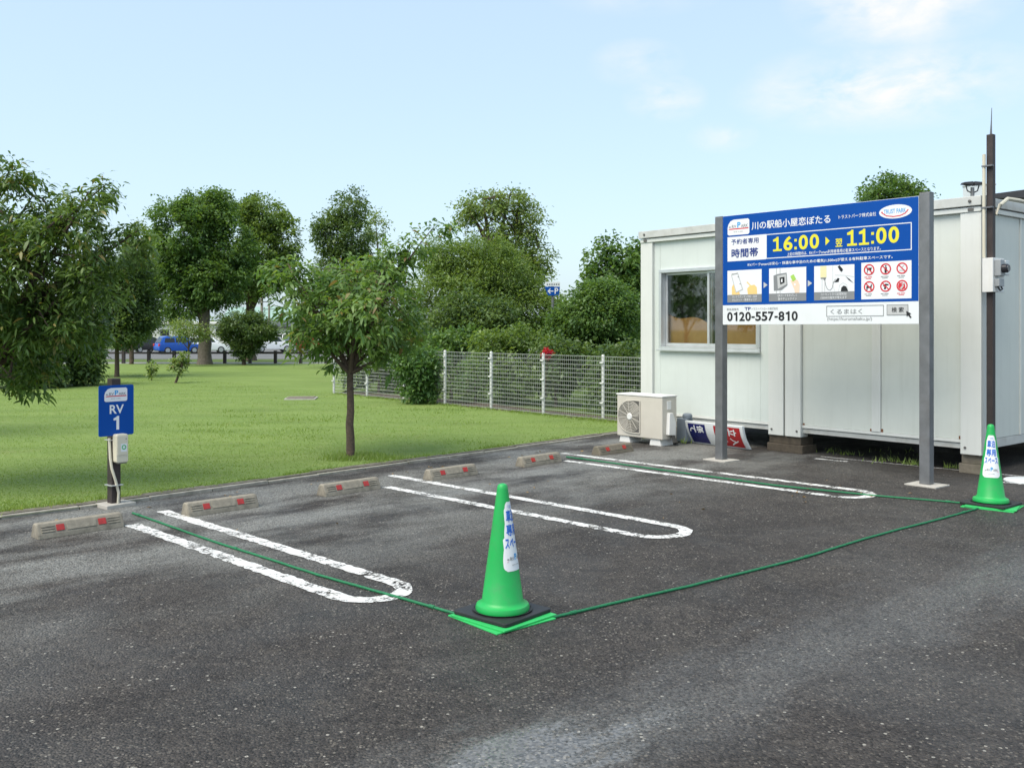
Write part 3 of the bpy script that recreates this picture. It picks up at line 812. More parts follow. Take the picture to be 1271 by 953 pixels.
# six prohibitions
prints(pan, 'print_white', D1, Rc(1.666, 2.179, .249, .617), name='picture_field')
shapes = {0: [[(-.03, .02), (.03, .02), (.02, -.005), (-.02, -.005)], [(-.02, -.005), (-.012, -.005), (-.02, -.035), (-.027, -.035)], [(.012, -.005), (.02, -.005), (.027, -.035), (.02, -.035)]],
          1: [[(-.006, .035), (.008, .035), (.008, .02), (-.006, .02)], [(-.014, .016), (.014, .016), (.010, -.04), (-.010, -.04)]],
          2: [[(-.03, -.025), (.025, -.03), (.03, -.02), (-.025, -.012)], [(-.006, 0), (.022, .02), (.018, .03), (-.01, .012)]],
          3: [[(-.03, -.005), (-.024, .018), (-.016, .004), (.014, .004), (.02, .025), (.03, .022), (.022, -.035), (.012, -.035), (.01, -.014), (-.016, -.014), (-.018, -.035), (-.028, -.035)]],
          4: [[(-.03, .005), (-.005, .025), (.03, .02), (.03, .005), (.008, .008), (.002, -.03), (-.018, -.03), (-.012, -.002)]],
          5: [[(-.025, -.03), (-.005, -.035), (.02, .0), (.01, .01)], [(-.005, .02), (.028, .03), (.03, .02), (.0, .008)]]}
for k, (a, b) in enumerate(((1.749, .544), (1.920, .544), (2.086, .544), (1.749, .374), (1.920, .374), (2.086, .374))):
    pr = prints(pan, 'print_red', D3, Rg(a, b, .043, .056), Sk([(a-.034, b+.034), (a+.034, b-.034)], .011), name='prohibition_ring')
    if k == 5: prints(pan, 'print_red', D2, El(a-.004, b-.004, .036), name='prohibition_fill')
    prints(pan, 'print_lightgrey' if k in (2, 5) else 'print_black', D2+(.0015 if k == 5 else 0), *[Pl(*[(a+x, b+y) for x, y in q]) for q in shapes[k]], name='prohibition_symbol')
    prints(pan, 'print_red' if k in (0, 5) else 'print_grey', D2, Rc(a-.05, a-.02, b-.078, b-.070), Rc(a-.014, a+.03, b-.078, b-.070), Rc(a-.035, a+.02, b-.093, b-.086), name='fine_print')
# lower white band
prints(pan, 'print_grey', D1, T("緊急連絡先", .058, .215, .160, .186), T("トラストパトロール株式会社", .385, .714, .160, .189))
prints(pan, 'print_navy', D1, T("TP", .292, .372, .160, .194))
prints(pan, 'print_black', D1, *figures("0120-557-810", bx(.058), bx(.955), Z0+.040, Z0+.142, .023, False, .10))
prints(pan, 'print_grey', D1, frame2d(bx(1.283), bx(1.90), Z0+.080, Z0+.191, .006), name='search_box')
prints(pan, 'print_grey', D1, T("くるまはく", 1.329, 1.674, .106, .156))
prints(pan, 'print_lightgrey', D1, rrect(bx(1.931), bx(2.147), Z0+.088, Z0+.192, .012), name='search_button')
prints(pan, 'print_grey', D2, frame2d(bx(1.931), bx(2.147), Z0+.088, Z0+.192, .005), name='button_edge')
prints(pan, 'print_black', D2, T("検 索", 1.981, 2.102, .114, .166))
prints(pan, 'print_black', D3, Pl((2.128, .128), (2.132, .072), (2.146, .086), (2.166, .058), (2.180, .066), (2.160, .094), (2.178, .100)), name='cursor')
prints(pan, 'print_grey', D1, T("(https://kurumahaku.jp/)", 1.293, 1.778, .031, .073))

# ================================================================== RV 1 POST
RA = radians(50)
root = empty('bay_sign_post', (-3.372, 7.985, 0), RA, 'dark post with blue RV 1 sign and cream power outlet at the lawn edge', 'sign post')
MB().box(-.04, .04, -.04, .04, 0, 1.08).build('post', 'dark_brown', root, .006)
MB().prism([(-.12, -.12), (.14, -.11), (.13, .10), (-.12, .09)], -.02, .030, 'z').build('footing', 'concrete_pale', root, .006)
pl = MB()
pl.prism(rrect(-.155, .15, .60, 1.025, .016)[0], -.048, -.042, 'y').build('sign_plate', 'sign_blue', root)
sp = root.children[-1]
rv_logo(sp, -.108, .092, .888, 1.002, .0495)
prints(sp, 'print_white', .0495, fit("RV", -.062, .062, .785, .860))
prints(sp, 'print_white', .0495, figure_one(-.03, .03, .650, .765, .024))
ob = MB()
ob.prism(rrect(-.035, .068, .375, .615, .018)[0], -.115, -.042, 'y').build('outlet_box', 'plug_cream', root, .008)
ob = root.children[-1]
MB().box(-.028, .061, -.119, -.1155, .44, .603).build('outlet_cover', 'plug_cream', ob, .003)
MB().box(-.020, .055, -.1165, -.060, .368, .3745).build('outlet_mouth', 'ac_dark', ob)
prints(ob, 'print_white', .1195, rect(.000, .052, .468, .535), name='sticker')
prints(ob, 'leaf_dark' if False else 'green_plate', .1205, ring(.026, .505, .012, .020), name='sticker_mark')
MB().lathe([(.004, 0), (.004, .004)], 8).build('screw', 'ac_dark', ob).matrix_local = Matrix.Translation((.045, -.119, .575)) @ Matrix.Rotation(radians(90), 4, 'X')
MB().tube([(-.05, -.02, .58), (-.055, -.045, .42), (-.05, -.060, .33), (-.018, -.066, .22), (.008, -.062, .12), (.004, -.064, .031)], .0115, 8).build('cable', 'plug_cream', root, smooth=True)
for zt in (.18, .56): MB().box(-.062, .043, -.080 if zt < .3 else -.043, .043, zt, zt+.006).build('cable_tie', 'alu', root)

# ================================================================== WHEEL STOPS
def stop_proto(mat):
    root = empty('wheel_stop', (0, 0, 0), pi/4)
    L = .31
    prof = [(-.075, 0), (-.068, .028), (-.030, .098), (-.022, .104), (.030, .104), (.040, .096), (.070, .02), (.075, 0)]
    mb = MB(); n = len(prof)
    vs = []
    for x, k in ((-L, .94), (-L+.012, 1), (L-.012, 1), (L, .94)):
        vs += [(x, y*k, z*k) for y, z in prof]
    fs = [list(range(n)), [3*n+i for i in range(n)][::-1]]
    for j in range(3): fs += [(j*n+i, j*n+(i+1) % n, (j+1)*n+(i+1) % n, (j+1)*n+i) for i in range(n)]
    mb.add(vs, fs); mb.build('block', mat, root, .004)
    tilt = math.atan2(.070, .038)
    Fm = Matrix.Translation((0, -.049, .063)) @ Matrix.Rotation(tilt - pi/2, 4, 'X')   # lies on the sloped face
    Fm = Matrix.Translation((0, -.049, .063)) @ Matrix.Rotation(-math.atan2(.038, .070), 4, 'X')
    MB().box(-.105, .105, -.006, .004, -.026, .026, Fm).build('face_plate', mat, root, .002)
    for s in (-1, 1):
        MB().box(s*.150-.028, s*.150+.028, -.006, .004, -.023, .024, Fm).build('reflector', 'reflector', root, .002)
        for k in (-1, 0, 1):
            MB().box(s*.235-.045, s*.235+.045, -.007, .004, k*.019-.0055, k*.019+.0055, Fm).build('rib', mat, root, .002)
    return root
stops = [(2.665, 0.5, 'grey concrete wheel stop outside the roped bays, before the RV 1 post', 'concrete'),
         (3.80, -.8, 'concrete wheel stop inside the rope, beside the hairpin nearest the RV 1 post', 'concrete'),
         (5.08, .6, 'concrete wheel stop touching the middle hairpin marking, in the RV 1 bay', 'concrete'),
         (6.32, -.3, 'concrete wheel stop past the middle hairpin marking, between slim tree and cone', 'concrete'),
         (7.62, .8, 'concrete wheel stop ending at the roped hairpin nearest the notice board', 'concrete'),
         (8.92, -2.0, 'stained mossy wheel stop in front of the air conditioner', 'concrete_old')]
proto = {}
for u, dr, lab, mt in stops:
    if mt not in proto: r = proto[mt] = stop_proto(mt)
    else: r = copy_tree(proto[mt])
    r.location = lot(u, -7.12-.075); r.rotation_euler = (0, 0, pi/4+radians(dr))
    tag(r, lab, 'wheel stop', 'wheel stops along the lawn edge')

# ================================================================== CONES, PLATES AND ROPES
CK = .962
def cone_r(z): return .110 + (.028-.110)*(z/CK-.06)/(.68-.06)
def make_cone(loc, rz, face, label):
    root = empty('traffic_cone', loc, 0, label, 'cone', 'green traffic cones')
    b = MB().prism(rrect(-.185, .185, -.185, .185, .02, 3)[0], 0, .020, 'z').build('base_weight', 'black_rubber', root, .006)
    b.rotation_euler = (0, 0, rz)
    MB().lathe([(.150, .0205), (.150, .026), (.158, .028), (.152, .023)], 36).build('weight_ring', 'black_rubber', b)
    MB().lathe([(.140, .021), (.142, .036), (.136, .051), (.118, .058), (cone_r(.072), .072), (cone_r(.3), .3), (cone_r(.5), .5), (cone_r(.649), .649),
                (.027, .662), (.021, .671), (.008, .676)], 48).build('cone_body', 'green_plastic', root, smooth=True)
    def mp_(x, z, d):                        # wrap a flat print round the cone
        r = cone_r(z) + d*.98; a = face + x/ .078
        return (r*cos(a), r*sin(a), z)
    # white backing cut round the words
    pts = []
    zs = np.linspace(.235, .585, 36)
    def hw(z):
        w = .050 if z > .545 else .058 if z > .40 else .068 if z > .345 else .066
        return w + .006*abs(sin((z-.235)*26))
    cols_ = 15; V = []; Fq = []
    for z in zs:
        e = min(1, (min(z-.235, .585-z)/.018)**.5) if min(z-.235, .585-z) < .018 else 1
        for k in range(cols_):
            V.append(((-1+2*k/(cols_-1))*(hw(z)-.016*(1-e)), z))
    for j in range(len(zs)-1):
        for k in range(cols_-1): Fq.append((j*cols_+k, j*cols_+k+1, (j+1)*cols_+k+1, (j+1)*cols_+k))
    st = flat_obj('sticker', [(V, Fq)], 'print_white', root, .0012, mp_)
    def sub(t, *a): return fit(t, *a)
    flat_obj('lettering', [sub("くるまはく", -.030, .030, .552, .570)], 'cone_blue', st, .0026, mp_)
    flat_obj('lettering', [sub("車泊", -.048, .048, .482, .545), sub("専用", -.050, .050, .412, .473), sub("スペース", -.060, .060, .350, .400)], 'cone_blue', st, .0026, mp_)
    rv_logo(st, -.058, .058, .248, .338, .0026, mp_, tile=False)
    return root
c1 = lot(3.45, -3.52); c2 = lot(8.52, -2.78)
PH = .016
make_cone((c1[0], c1[1], PH), radians(49), radians(-34), 'green cone with blue lettering turned away, at the bare rope corner in the aisle')
make_cone((c2[0], c2[1], PH), radians(40), radians(-114), 'green cone with its white sticker facing out, below the dark utility pole')
for (c, rz, label) in ((c1, 40, 'bright green ground plate under the cone farther from the cabins'), (c2, 50, 'bright green ground plate under the cone beside the dark pole')):
    root = empty('corner_plate', (c[0]+.012*0, c[1]-.025, 0), radians(rz), label, 'ground plate', 'green plates under the cones')
    MB().box(-.205, .190, -.205, .200, 0, .007).build('plate', 'green_plate', root, .002)
    o = MB().box(-.19, .20, -.20, .19, .0075, PH).build('plate', 'green_plate', root, .002); o.rotation_euler = (0, 0, radians(6))
def rope(pts, label):
    P = [Vector(lot(u, v)) for u, v in pts]
    out = []
    for a, b in zip(P[:-1], P[1:]):
        n = max(3, int((b-a).length/.12))
        for k in range(n): out.append(a + (b-a)*k/n)
    out.append(P[-1])
    nn = len(out)
    out = [Vector((p.x+.008*sin(i*.43+1.1)+random.uniform(-.002, .002), p.y+.007*sin(i*.31)+random.uniform(-.002, .002), .0088)) for i, p in enumerate(out)]
    root = empty('ground_rope', (out[0].x, out[0].y, 0), 0, label, 'rope', 'green ropes pinned round the bays')
    off = Vector((out[0].x, out[0].y, 0))
    MB().tube([p-off for p in out], .0078, 7).build('cord', 'green_rope', root, smooth=True)
    for i in (int(nn*.45), nn-3 if nn > 8 else nn-1, 1):
        p = out[i]-off; q = out[min(i+1, nn-1)]-off; d = (q-p).normalized() if (q-p).length > 0 else Vector((1, 0, 0))
        MB().tube([p-d*.02+Vector((0, 0, .001)), p+d*.02+Vector((0, 0, .001))], .0105, 8).build('pin_sleeve', 'green_rope', root)
rope([(3.22, -7.58), (3.20, -5.99), (3.215, -4.87), (3.26, -4.0), (3.28, -3.66)], 'green rope lying inside the hairpin nearest the RV 1 post')
rope([(3.60, -3.305), (4.6, -3.13), (5.73, -3.01), (7.0, -2.92), (8.28, -2.80)], 'long green rope across the open aisle between the two cones')
rope([(8.44, -2.97), (8.27, -3.61), (8.13, -4.60), (8.17, -6.0), (8.22, -7.32)], 'green rope lying inside the hairpin nearest the notice board')

# ================================================================== AIR CONDITIONER
AP = Vector((1.40, 12.56, 0))
root = empty('air_conditioner', AP, CA + radians(2), 'beige outdoor air conditioner unit on white feet before the cabin window', 'air conditioner')
aw, ad, ah, az = .77, .29, .56, .085
MB().box(0, aw, 0, ad, az, az+ah-.022).build('casing', 'ac_beige', root, .012)
MB().box(-.008, aw+.008, -.008, ad+.006, az+ah-.021, az+ah).build('top_cover', 'ac_white', root, .006)
cxg, czg, rg = .235, az+.265, .205
gp = []
for k in range(13):
    a = radians(90 + 15*k); gp.append((cxg+rg*cos(a), czg+rg*sin(a)))
gp += [(cxg+.16, czg-rg), (cxg+.16, czg+rg)]
gr = MB().prism(gp, -.012, -.002, 'y').build('fan_grille', 'ac_dark', root)
for k in range(9):
    r0 = .045+.0195*k
    pts = [(cxg+r0*cos(radians(a)), -.015, czg+r0*sin(radians(a))) for a in range(0, 361, 15) if r0*cos(radians(a)) < .158]
    if r0 > .158: pts = [(cxg+r0*cos(radians(a)), -.015, czg+r0*sin(radians(a))) for a in range(int(math.degrees(math.acos(.158/r0)))+1, 361-int(math.degrees(math.acos(.158/r0))), 10)]
    MB().tube(pts, .0042, 5).build('grille_ring', 'ac_beige', gr)
for k in range(12):
    a = radians(30*k+8); rr = min(rg-.004, .155/max(abs(cos(a)), .01) if cos(a) > 0 else rg)
    MB().tube([(cxg+.04*cos(a), -.018, czg+.04*sin(a)), (cxg+rr*cos(a), -.016, czg+rr*sin(a))], .0035, 5).build('grille_spoke', 'ac_beige', gr)
MB().lathe([(.044, 0), (.044, .008), (.036, .014)], 20).build('hub', 'ac_white', gr).matrix_local = Matrix.Translation((cxg, -.014, czg)) @ Matrix.Rotation(radians(90), 4, 'X')
MB().tube([(x, -.010, z_) for x, z_ in [(cxg+.165, czg-rg-.008)] + [(cxg+(rg+.008)*cos(radians(a)), czg+(rg+.008)*sin(radians(a))) for a in range(270, 80, -12)] + [(cxg+.165, czg+rg+.008), (cxg+.165, czg-rg-.008)]], .007, 6).build('grille_frame', 'ac_beige', root)
MB().prism([(.07, az+.06), (.20, az+.05), (.215, az+.20), (.15, az+.34), (.085, az+.34)], aw, aw+.055, 'x').build('valve_cover', 'ac_white', root, .008)
MB().box(aw, aw+.012, .085, .165, az+.38, az+.49).build('handle_plate', 'ac_white', root, .004)
for x in (.06, .58):
    MB().prism([(x-.04, 0), (x+.15, 0), (x+.13, az-.002), (x-.02, az-.002)], .02, .27, 'y').build('foot', 'ac_white', root, .006)
for k in range(3): MB().tube([(aw+.03, .14+.02*k, az+.08), (aw+.05, .17+.02*k, .05), (aw+.02, .28, .03), (aw-.1, .34+.02*k, .014)], .012, 6).build('refrigerant_pipe', 'ac_dark', root, smooth=True)

# ================================================================== BOX AND LYING SIGN
def G(x, y): return ((x-635.5)*1.5/(y-408), 1755/(y-408))
p = on_cab(.93, -.20)
root = empty('junction_box', p, CA, 'slate grey upright box with a round cap, beside the lying sign', 'box')
MB().box(-.06, .10, -.05, .09, .016, .325).build('housing', 'box_grey', root, .012)
MB().box(-.05, .09, -.04, .08, 0, .0155).build('foot', 'ac_dark', root)
MB().lathe([(.060, .3255), (.066, .35), (.062, .372), (.045, .388), (.015, .393)], 20, (.055, .03, 0)).build('cap', 'box_grey', root, smooth=True)
p = on_cab(1.02, -.27)
root = empty('lying_sign', p, CA + radians(-2), 'white framed no entry sign in navy and red, lying on its side', 'sign')
LN = .93; HS = .30
pr = []                                          # bowed face, leaning back on the cabin
for k in range(9):
    t = k/8; pr.append((.155-.15*t - .030*sin(pi*t), .004+HS*t))
bk = [(y+.045, z_) for y, z_ in pr[::-1]]
sc = MB().prism(pr+bk, 0, LN, 'x').build('sign_casing', 'sign_white', root, .008)
def wrap(s0, s1, t0, t1, d): pass
def lean(x, t, d):
    y = .155-.15*t-.030*sin(pi*t); return (x, y-d, .004+HS*t)
def gridrect(x0, x1, t0, t1):
    V = []; Fq = []
    for j in range(9):
        for x in (x0, x1): V.append((x, t0+(t1-t0)*j/8))
    for j in range(8): Fq.append((2*j, 2*j+1, 2*j+3, 2*j+2))
    return (V, Fq)
flat_obj('navy_field', [gridrect(.045, .33, .06, .90)], 'sign_navy', sc, .004, lean)
flat_obj('red_field', [gridrect(.47, .885, .06, .90)], 'sign_red', sc, .004, lean)
def side(t, x0, x1, t0, t1):                     # lettering turned a quarter turn clockwise
    v, f, lz = fit(t, 0, 1, 0, 1)
    return ([(x0+(x1-x0)*q, t1-(t1-t0)*p_) for p_, q in v], f, lz)
flat_obj('lettering', [side("立", .70, .83, .52, .84), side("入", .70, .83, .12, .44), side("禁", .52, .65, .52, .84), side("止", .52, .65, .12, .44)], 'print_white', sc, .008, lean)
flat_obj('lettering', [side("係", .19, .30, .52, .84), side("て", .07, .17, .52, .84)], 'print_white', sc, .008, lean)

# ================================================================== UTILITY POLE AT THE CABIN CORNER
root = empty('utility_pole', (4.865, 9.575, 0), CA, 'dark square pole with meter boxes and conduit at the cabin corner', 'pole')
MB().box(-.032, .032, -.032, .032, 0, 3.47).build('pole', 'dark_brown', root, .005)
MB().tube([(0, 0, 3.47), (.004, 0, 3.60), (.008, 0, 3.74)], [.012, .006, .003], 6).build('rod', 'steel_grey', root)
MB().tube([(-.045, -.055, 2.22), (-.045, -.055, 3.27)], .016, 8).build('conduit', 'plug_cream', root, smooth=True)
MB().box(-.063, .043, -.075, -.033, 3.14, 3.155).build('clamp', 'steel_grey', root)
MB().box(-.063, .043, -.075, -.033, 2.72, 2.735).build('clamp', 'steel_grey', root)
MB().tube([(.02, .05, 2.66), (.05, .10, 2.76), (.07, .22, 2.83), (.075, .50, 2.835), (.075, 1.4, 2.80)], .020, 8).build('conduit', 'plug_cream', root, smooth=True)
bd = MB().box(-.05, .032, -.085, -.033, 1.87, 2.215).build('meter_board', 'ac_white', root, .004)
bd = MB().box(.033, .062, -.10, .16, 1.87, 2.215).build('meter_board', 'ac_white', root, .004)
MB().box(.063, .125, -.07, .03, 2.03, 2.195).build('meter_box', 'meter_grey', bd, .008)
MB().lathe([(.045, 0), (.045, .045), (.036, .055), (.034, .06)], 20).build('meter_glass', 'car_dark', bd).matrix_local = Matrix.Translation((.125, -.02, 2.105)) @ Matrix.Rotation(radians(90), 4, 'Y')
MB().box(.063, .12, .05, .15, 2.04, 2.19).build('meter_box', 'alu', bd, .008)
MB().lathe([(.022, 0), (.022, .012)], 14).build('dial', 'meter_grey', bd).matrix_local = Matrix.Translation((.12, .10, 2.12)) @ Matrix.Rotation(radians(90), 4, 'Y')
MB().box(.063, .11, -.065, .05, 1.925, 2.0).build('switch_box', 'meter_grey', bd, .006)
MB().tube([(.085, -.04, 1.925), (.10, -.035, 1.895), (.09, 0, 1.885), (.10, .03, 1.90), (.085, .035, 1.925)], .008, 6).build('wire', 'black_rubber', bd, smooth=True)
o = MB().lathe([(.19, 0), (.19, .012), (.175, .02), (.05, .022)], 28).build('round_lid', 'sign_white', None, smooth=True)
o.location = (5.05, 9.28, 0); tag(o, 'flat white round lid on the ground below the cabin corner', 'lid')

# ================================================================== WHITE MESH FENCE
def gl(x, y): return .018 if (x, y) else 0
fence = empty('mesh_fence', (F0.x, F0.y, 0), math.atan2(FD.y, FD.x), 'white welded mesh fence along the lawn from the cabin to the trees', 'fence')
SP = 1.425; off0 = .52; NPOST = 7; FH = 1.06
posts_x = [off0+1.0-.0 + SP*k for k in range(NPOST)]
posts_x = [1.755 + SP*k for k in range(NPOST)]
po = None
for x in posts_x:
    if po is None:
        po = MB().lathe([(.026, -.02), (.026, FH+.01), (.018, FH+.022)], 12).build('post', 'fence_white', fence, smooth=True); po.location = (x, 0, 0)
    else:
        c = po.copy(); col.objects.link(c); c.parent = fence; c.location = (x, 0, 0)
    for zc_ in (.28, .55, .85): pass
def mesh_panel(x0, x1):
    mb = MB(); y = .034
    nz_ = 15
    for k in range(nz_):
        z_ = .05 + (FH-.06)*k/(nz_-1)
        mb.box(x0, x1, y-.003, y+.003, z_-.0035, z_+.0035)
    n = int((x1-x0)/.05)
    for k in range(n+1):
        x = x0+.003 + (x1-x0-.006)*k/n
        mb.box(x-.0013, x+.0013, y+.0032, y+.0058, .03, FH)
    return mb.build('mesh_panel', 'fence_wire', fence)
ends = [0.04] + posts_x
for a, b in zip(ends[:-1], ends[1:]): mesh_panel(a+.004, b-.004)
cl = None
for x in posts_x:
    for z_ in (.30, .62, .95):
        if cl is None: cl = MB().box(-.036, .036, .020, .048, -.012, .012).build('clamp', 'fence_white', fence, .003); cl.location = (x, 0, z_)
        else:
            c = cl.copy(); col.objects.link(c); c.parent = fence; c.location = (x, 0, z_)

# ================================================================== TREES AND SHRUBS
def leaves(P, D, L, Wd, droop, rngk=rng, strips=1):
    """P base points, D unit directions, L lengths, Wd widths -> folded leaf blades"""
    n = len(P)
    up = np.tile(np.array([0, 0, 1.]), (n, 1)) + rngk.normal(0, .45, (n, 3))
    S = np.cross(D, up); S /= np.linalg.norm(S, axis=1, keepdims=True)+1e-9
    N = np.cross(S, D)
    if strips == 1:
        mid = P + D*(L*.48)[:, None] + N*(Wd*.18)[:, None]
        tip = P + D*L[:, None]; tip[:, 2] -= droop*L
        V = np.stack([P, mid + S*(Wd/2)[:, None], tip, mid - S*(Wd/2)[:, None]], 1).reshape(-1, 3)
        F = np.arange(n*4).reshape(n, 4)
        return V, F, 1
    ts = (0., .35, .72, 1.); ws = (.15, 1., .8, .06)
    V = []
    for t, w in zip(ts, ws):
        c = P + D*(L*t)[:, None]; c[:, 2] -= droop*L*t*t
        V.append(c + S*(Wd*w/2)[:, None] + N*(Wd*w*.12)[:, None]); V.append(c - S*(Wd*w/2)[:, None] + N*(Wd*w*.12)[:, None])
    V = np.stack(V, 1).reshape(-1, 3)
    b = np.arange(n)[:, None]*8
    F = np.concatenate([b+np.array([[2*j, 2*j+1, 2*j+3, 2*j+2]]) for j in range(3)], 1).reshape(-1, 4)
    return V, F, 3

def crown_points(lobes, n, r):
    vol = np.array([l[3]*l[3]*l[4] for l in lobes])**.75; vol /= vol.sum()
    C = []; O = []
    for l, k in zip(lobes, r.multinomial(n, vol)):
        d = r.normal(0, 1, (k, 3)); d /= np.linalg.norm(d, axis=1, keepdims=True)
        rad = r.uniform(.22, 1, k)**.36
        wob = 1 + .09*np.sin(d[:, 0]*5+l[0]*3) + .08*np.sin(d[:, 2]*7+l[1]*5) + .06*np.sin(d[:, 1]*9+l[2])
        q = d*(rad*wob)[:, None]*np.array([l[3], l[3], l[4]])
        C.append(q + np.array(l[:3])); O.append(d)
    return np.concatenate(C), np.concatenate(O)

def foliage(lobes, n_cl, per, size, aspect, spread, mat, parent, name='crown', droop=.25, strips=1, seed=1, whorl=True, holes=0.0):
    r = np.random.default_rng(seed)
    C, O = crown_points(lobes, n_cl, r)
    if holes:                                   # open gaps between the leaf masses
        h = np.sin(C[:, 0]*2.1+seed)+np.sin(C[:, 1]*2.3+1.3*seed)+np.sin(C[:, 2]*2.7+.7*seed)
        k = h > np.quantile(h, holes); C = C[k]; O = O[k]
    n = len(C)
    idx = np.repeat(np.arange(n), per)
    P = C[idx] + r.normal(0, spread, (len(idx), 3))*np.array([1, 1, .8])
    D = r.normal(0, 1, (len(idx), 3))*(.75 if whorl else 1.0) + O[idx]*.75
    D[:, 2] *= .6
    D /= np.linalg.norm(D, axis=1, keepdims=True)
    L = size*r.uniform(.65, 1.25, len(idx)); Wd = L*aspect*r.uniform(.8, 1.2, len(idx))
    V, F, k = leaves(P, D, L, Wd, droop, r, strips)
    tone = np.clip(r.normal(.42, .2, n)[idx] + r.normal(0, .16, len(idx)), 0, .95)
    tone[r.uniform(0, 1, len(idx)) > .988] = 1.0
    o = np_mesh(name, V, F, mat, parent, np.repeat(tone, k))
    o['kind'] = 'stuff'
    return C

def limbs(parent, r0, h, lobes, C, bark, lean=(0, 0), n_twigs=0, seed=3, start=.75, name='trunk'):
    r = random.Random(seed)
    mb = MB()
    top = Vector((lean[0], lean[1], h))
    path = []; rad = []
    for k in range(9):
        t = k/8
        path.append(Vector((lean[0]*t + r.uniform(-1, 1)*r0*.13*(k > 0), lean[1]*t + r.uniform(-1, 1)*r0*.13*(k > 0), -.06+(h+.06)*t)))
        rad.append(r0*(1.28 if k == 0 else 1.05-.40*t))
    mb.tube(path, rad, 12)
    tr = mb.build(name, bark, parent, smooth=True)
    lm = MB()
    for l in lobes:
        c = Vector(l[:3]); s = path[int(8*r.uniform(start, 1))]
        m = (s+c)/2 + Vector((r.uniform(-.1, .1), r.uniform(-.1, .1), r.uniform(0, .15)))*(c-s).length
        e = c + Vector((0, 0, l[4]*.45))
        pts = []
        for k in range(7):
            t = k/6; pts.append(s*(1-t)**2 + m*2*t*(1-t) + e*t*t)
        lm.tube(pts, [r0*(.55*(1-k/6)+.06) for k in range(7)], 7)
        if n_twigs:
            for q in range(n_twigs):
                tgt = Vector(C[r.randrange(len(C))]); s2 = min(pts[2:], key=lambda p: (p-tgt).length)
                if (tgt-s2).length > 1.6*l[3]+.3: continue
                m2 = (s2+tgt)/2 + Vector((0, 0, .06))
                lm.tube([s2, m2, tgt], [r0*.17, r0*.11, r0*.05], 5)
    lm.build('branch', bark, parent, smooth=True)

def tree(name, label, cat, x, y, lobes, trunk_r, trunk_h, n_cl, per, size, aspect, spread, mat, bark='bark', lean=(0, 0), twigs=0,
         group=None, droop=.25, strips=1, seed=1, holes=0.0, z=None, start=.75):
    root = empty(name, (x, y, (gz(y)-.03 if z is None else z)), 0, label, cat, group)
    C = foliage(lobes, n_cl, per, size, aspect, spread, mat, root, droop=droop, strips=strips, seed=seed, holes=holes)
    limbs(root, trunk_r, trunk_h, lobes, C, bark, lean, twigs, seed, start)
    return root

def px(x, Y): return (x-635.5)*Y/1170
def pz(y, Y): return 1.5+(408-y)*Y/1170
def lobe_at(cx_, cy_, rx, ry, Y, bx_, dy=0.0):     # a leaf mass seen at (cx, cy) with its base column at bx
    return (px(cx_, Y)-bx_, dy, pz(cy_, Y), rx*Y/1170, ry*Y/1170)

# slim tree on the lawn
bx0, by0 = -1.86, 10.83
Lb = [lobe_at(415, 390, 72, 50, by0, bx0, .1), lobe_at(470, 380, 58, 56, by0, bx0, -.2), lobe_at(440, 355, 42, 34, by0, bx0, .25), lobe_at(365, 352, 34, 24, by0, bx0, -.1),
      lobe_at(348, 338, 24, 16, by0, bx0, .1), lobe_at(480, 330, 34, 30, by0, bx0, .1), lobe_at(440, 440, 52, 28, by0, bx0, 0), lobe_at(515, 310, 20, 20, by0, bx0, 0), lobe_at(540, 287, 18, 14, by0, bx0, .05),
      lobe_at(500, 410, 24, 30, by0, bx0, .2), lobe_at(395, 425, 30, 28, by0, bx0, -.2), lobe_at(488, 445, 20, 22, by0, bx0, -.1), lobe_at(430, 365, 50, 45, by0+.9, bx0, .9), lobe_at(440, 400, 50, 45, by0-.7, bx0, -.55)]
tree('lawn_tree', 'slim broadleaf tree with a single straight trunk on the open lawn', 'tree', bx0, by0, Lb, .050, 1.12, 720, 15, .086, .36, .050, 'leaf_young',
     holes=.05, twigs=9, strips=2, seed=5, z=.018, start=.88, droop=.4)
# big-leaved tree whose boughs hang in from beside the RV 1 post
bx1, by1 = px(-75, 8.6), 8.6
Lb = [lobe_at(-20, 360, 95, 80, by1, bx1, 0), lobe_at(50, 330, 70, 70, by1, bx1, .2), lobe_at(95, 290, 42, 45, by1, bx1, -.2), lobe_at(20, 260, 45, 45, by1, bx1, .3), lobe_at(110, 250, 24, 22, by1, bx1, 0),
      lobe_at(140, 310, 34, 30, by1, bx1, .2), lobe_at(165, 295, 18, 16, by1, bx1, .1), lobe_at(120, 355, 36, 30, by1, bx1, -.1), lobe_at(60, 400, 60, 40, by1, bx1, 0), lobe_at(15, 445, 45, 40, by1, bx1, .2),
      lobe_at(12, 222, 22, 20, by1, bx1, 0), lobe_at(-110, 280, 90, 90, by1, bx1, .3), lobe_at(-130, 400, 80, 70, by1, bx1, 0), lobe_at(30, 480, 22, 16, by1, bx1, 0), lobe_at(95, 420, 26, 24, by1, bx1, .3), lobe_at(118, 234, 13, 12, by1, bx1, .2)]
tree('chestnut_tree', 'olive green big-leaved tree whose low boughs hang over the lawn corner', 'tree', bx1, by1, Lb, .085, 1.35, 1600, 18, .076, .30, .048, 'leaf_chestnut',
     twigs=6, strips=2, seed=9, z=.018, start=.5, droop=.4)

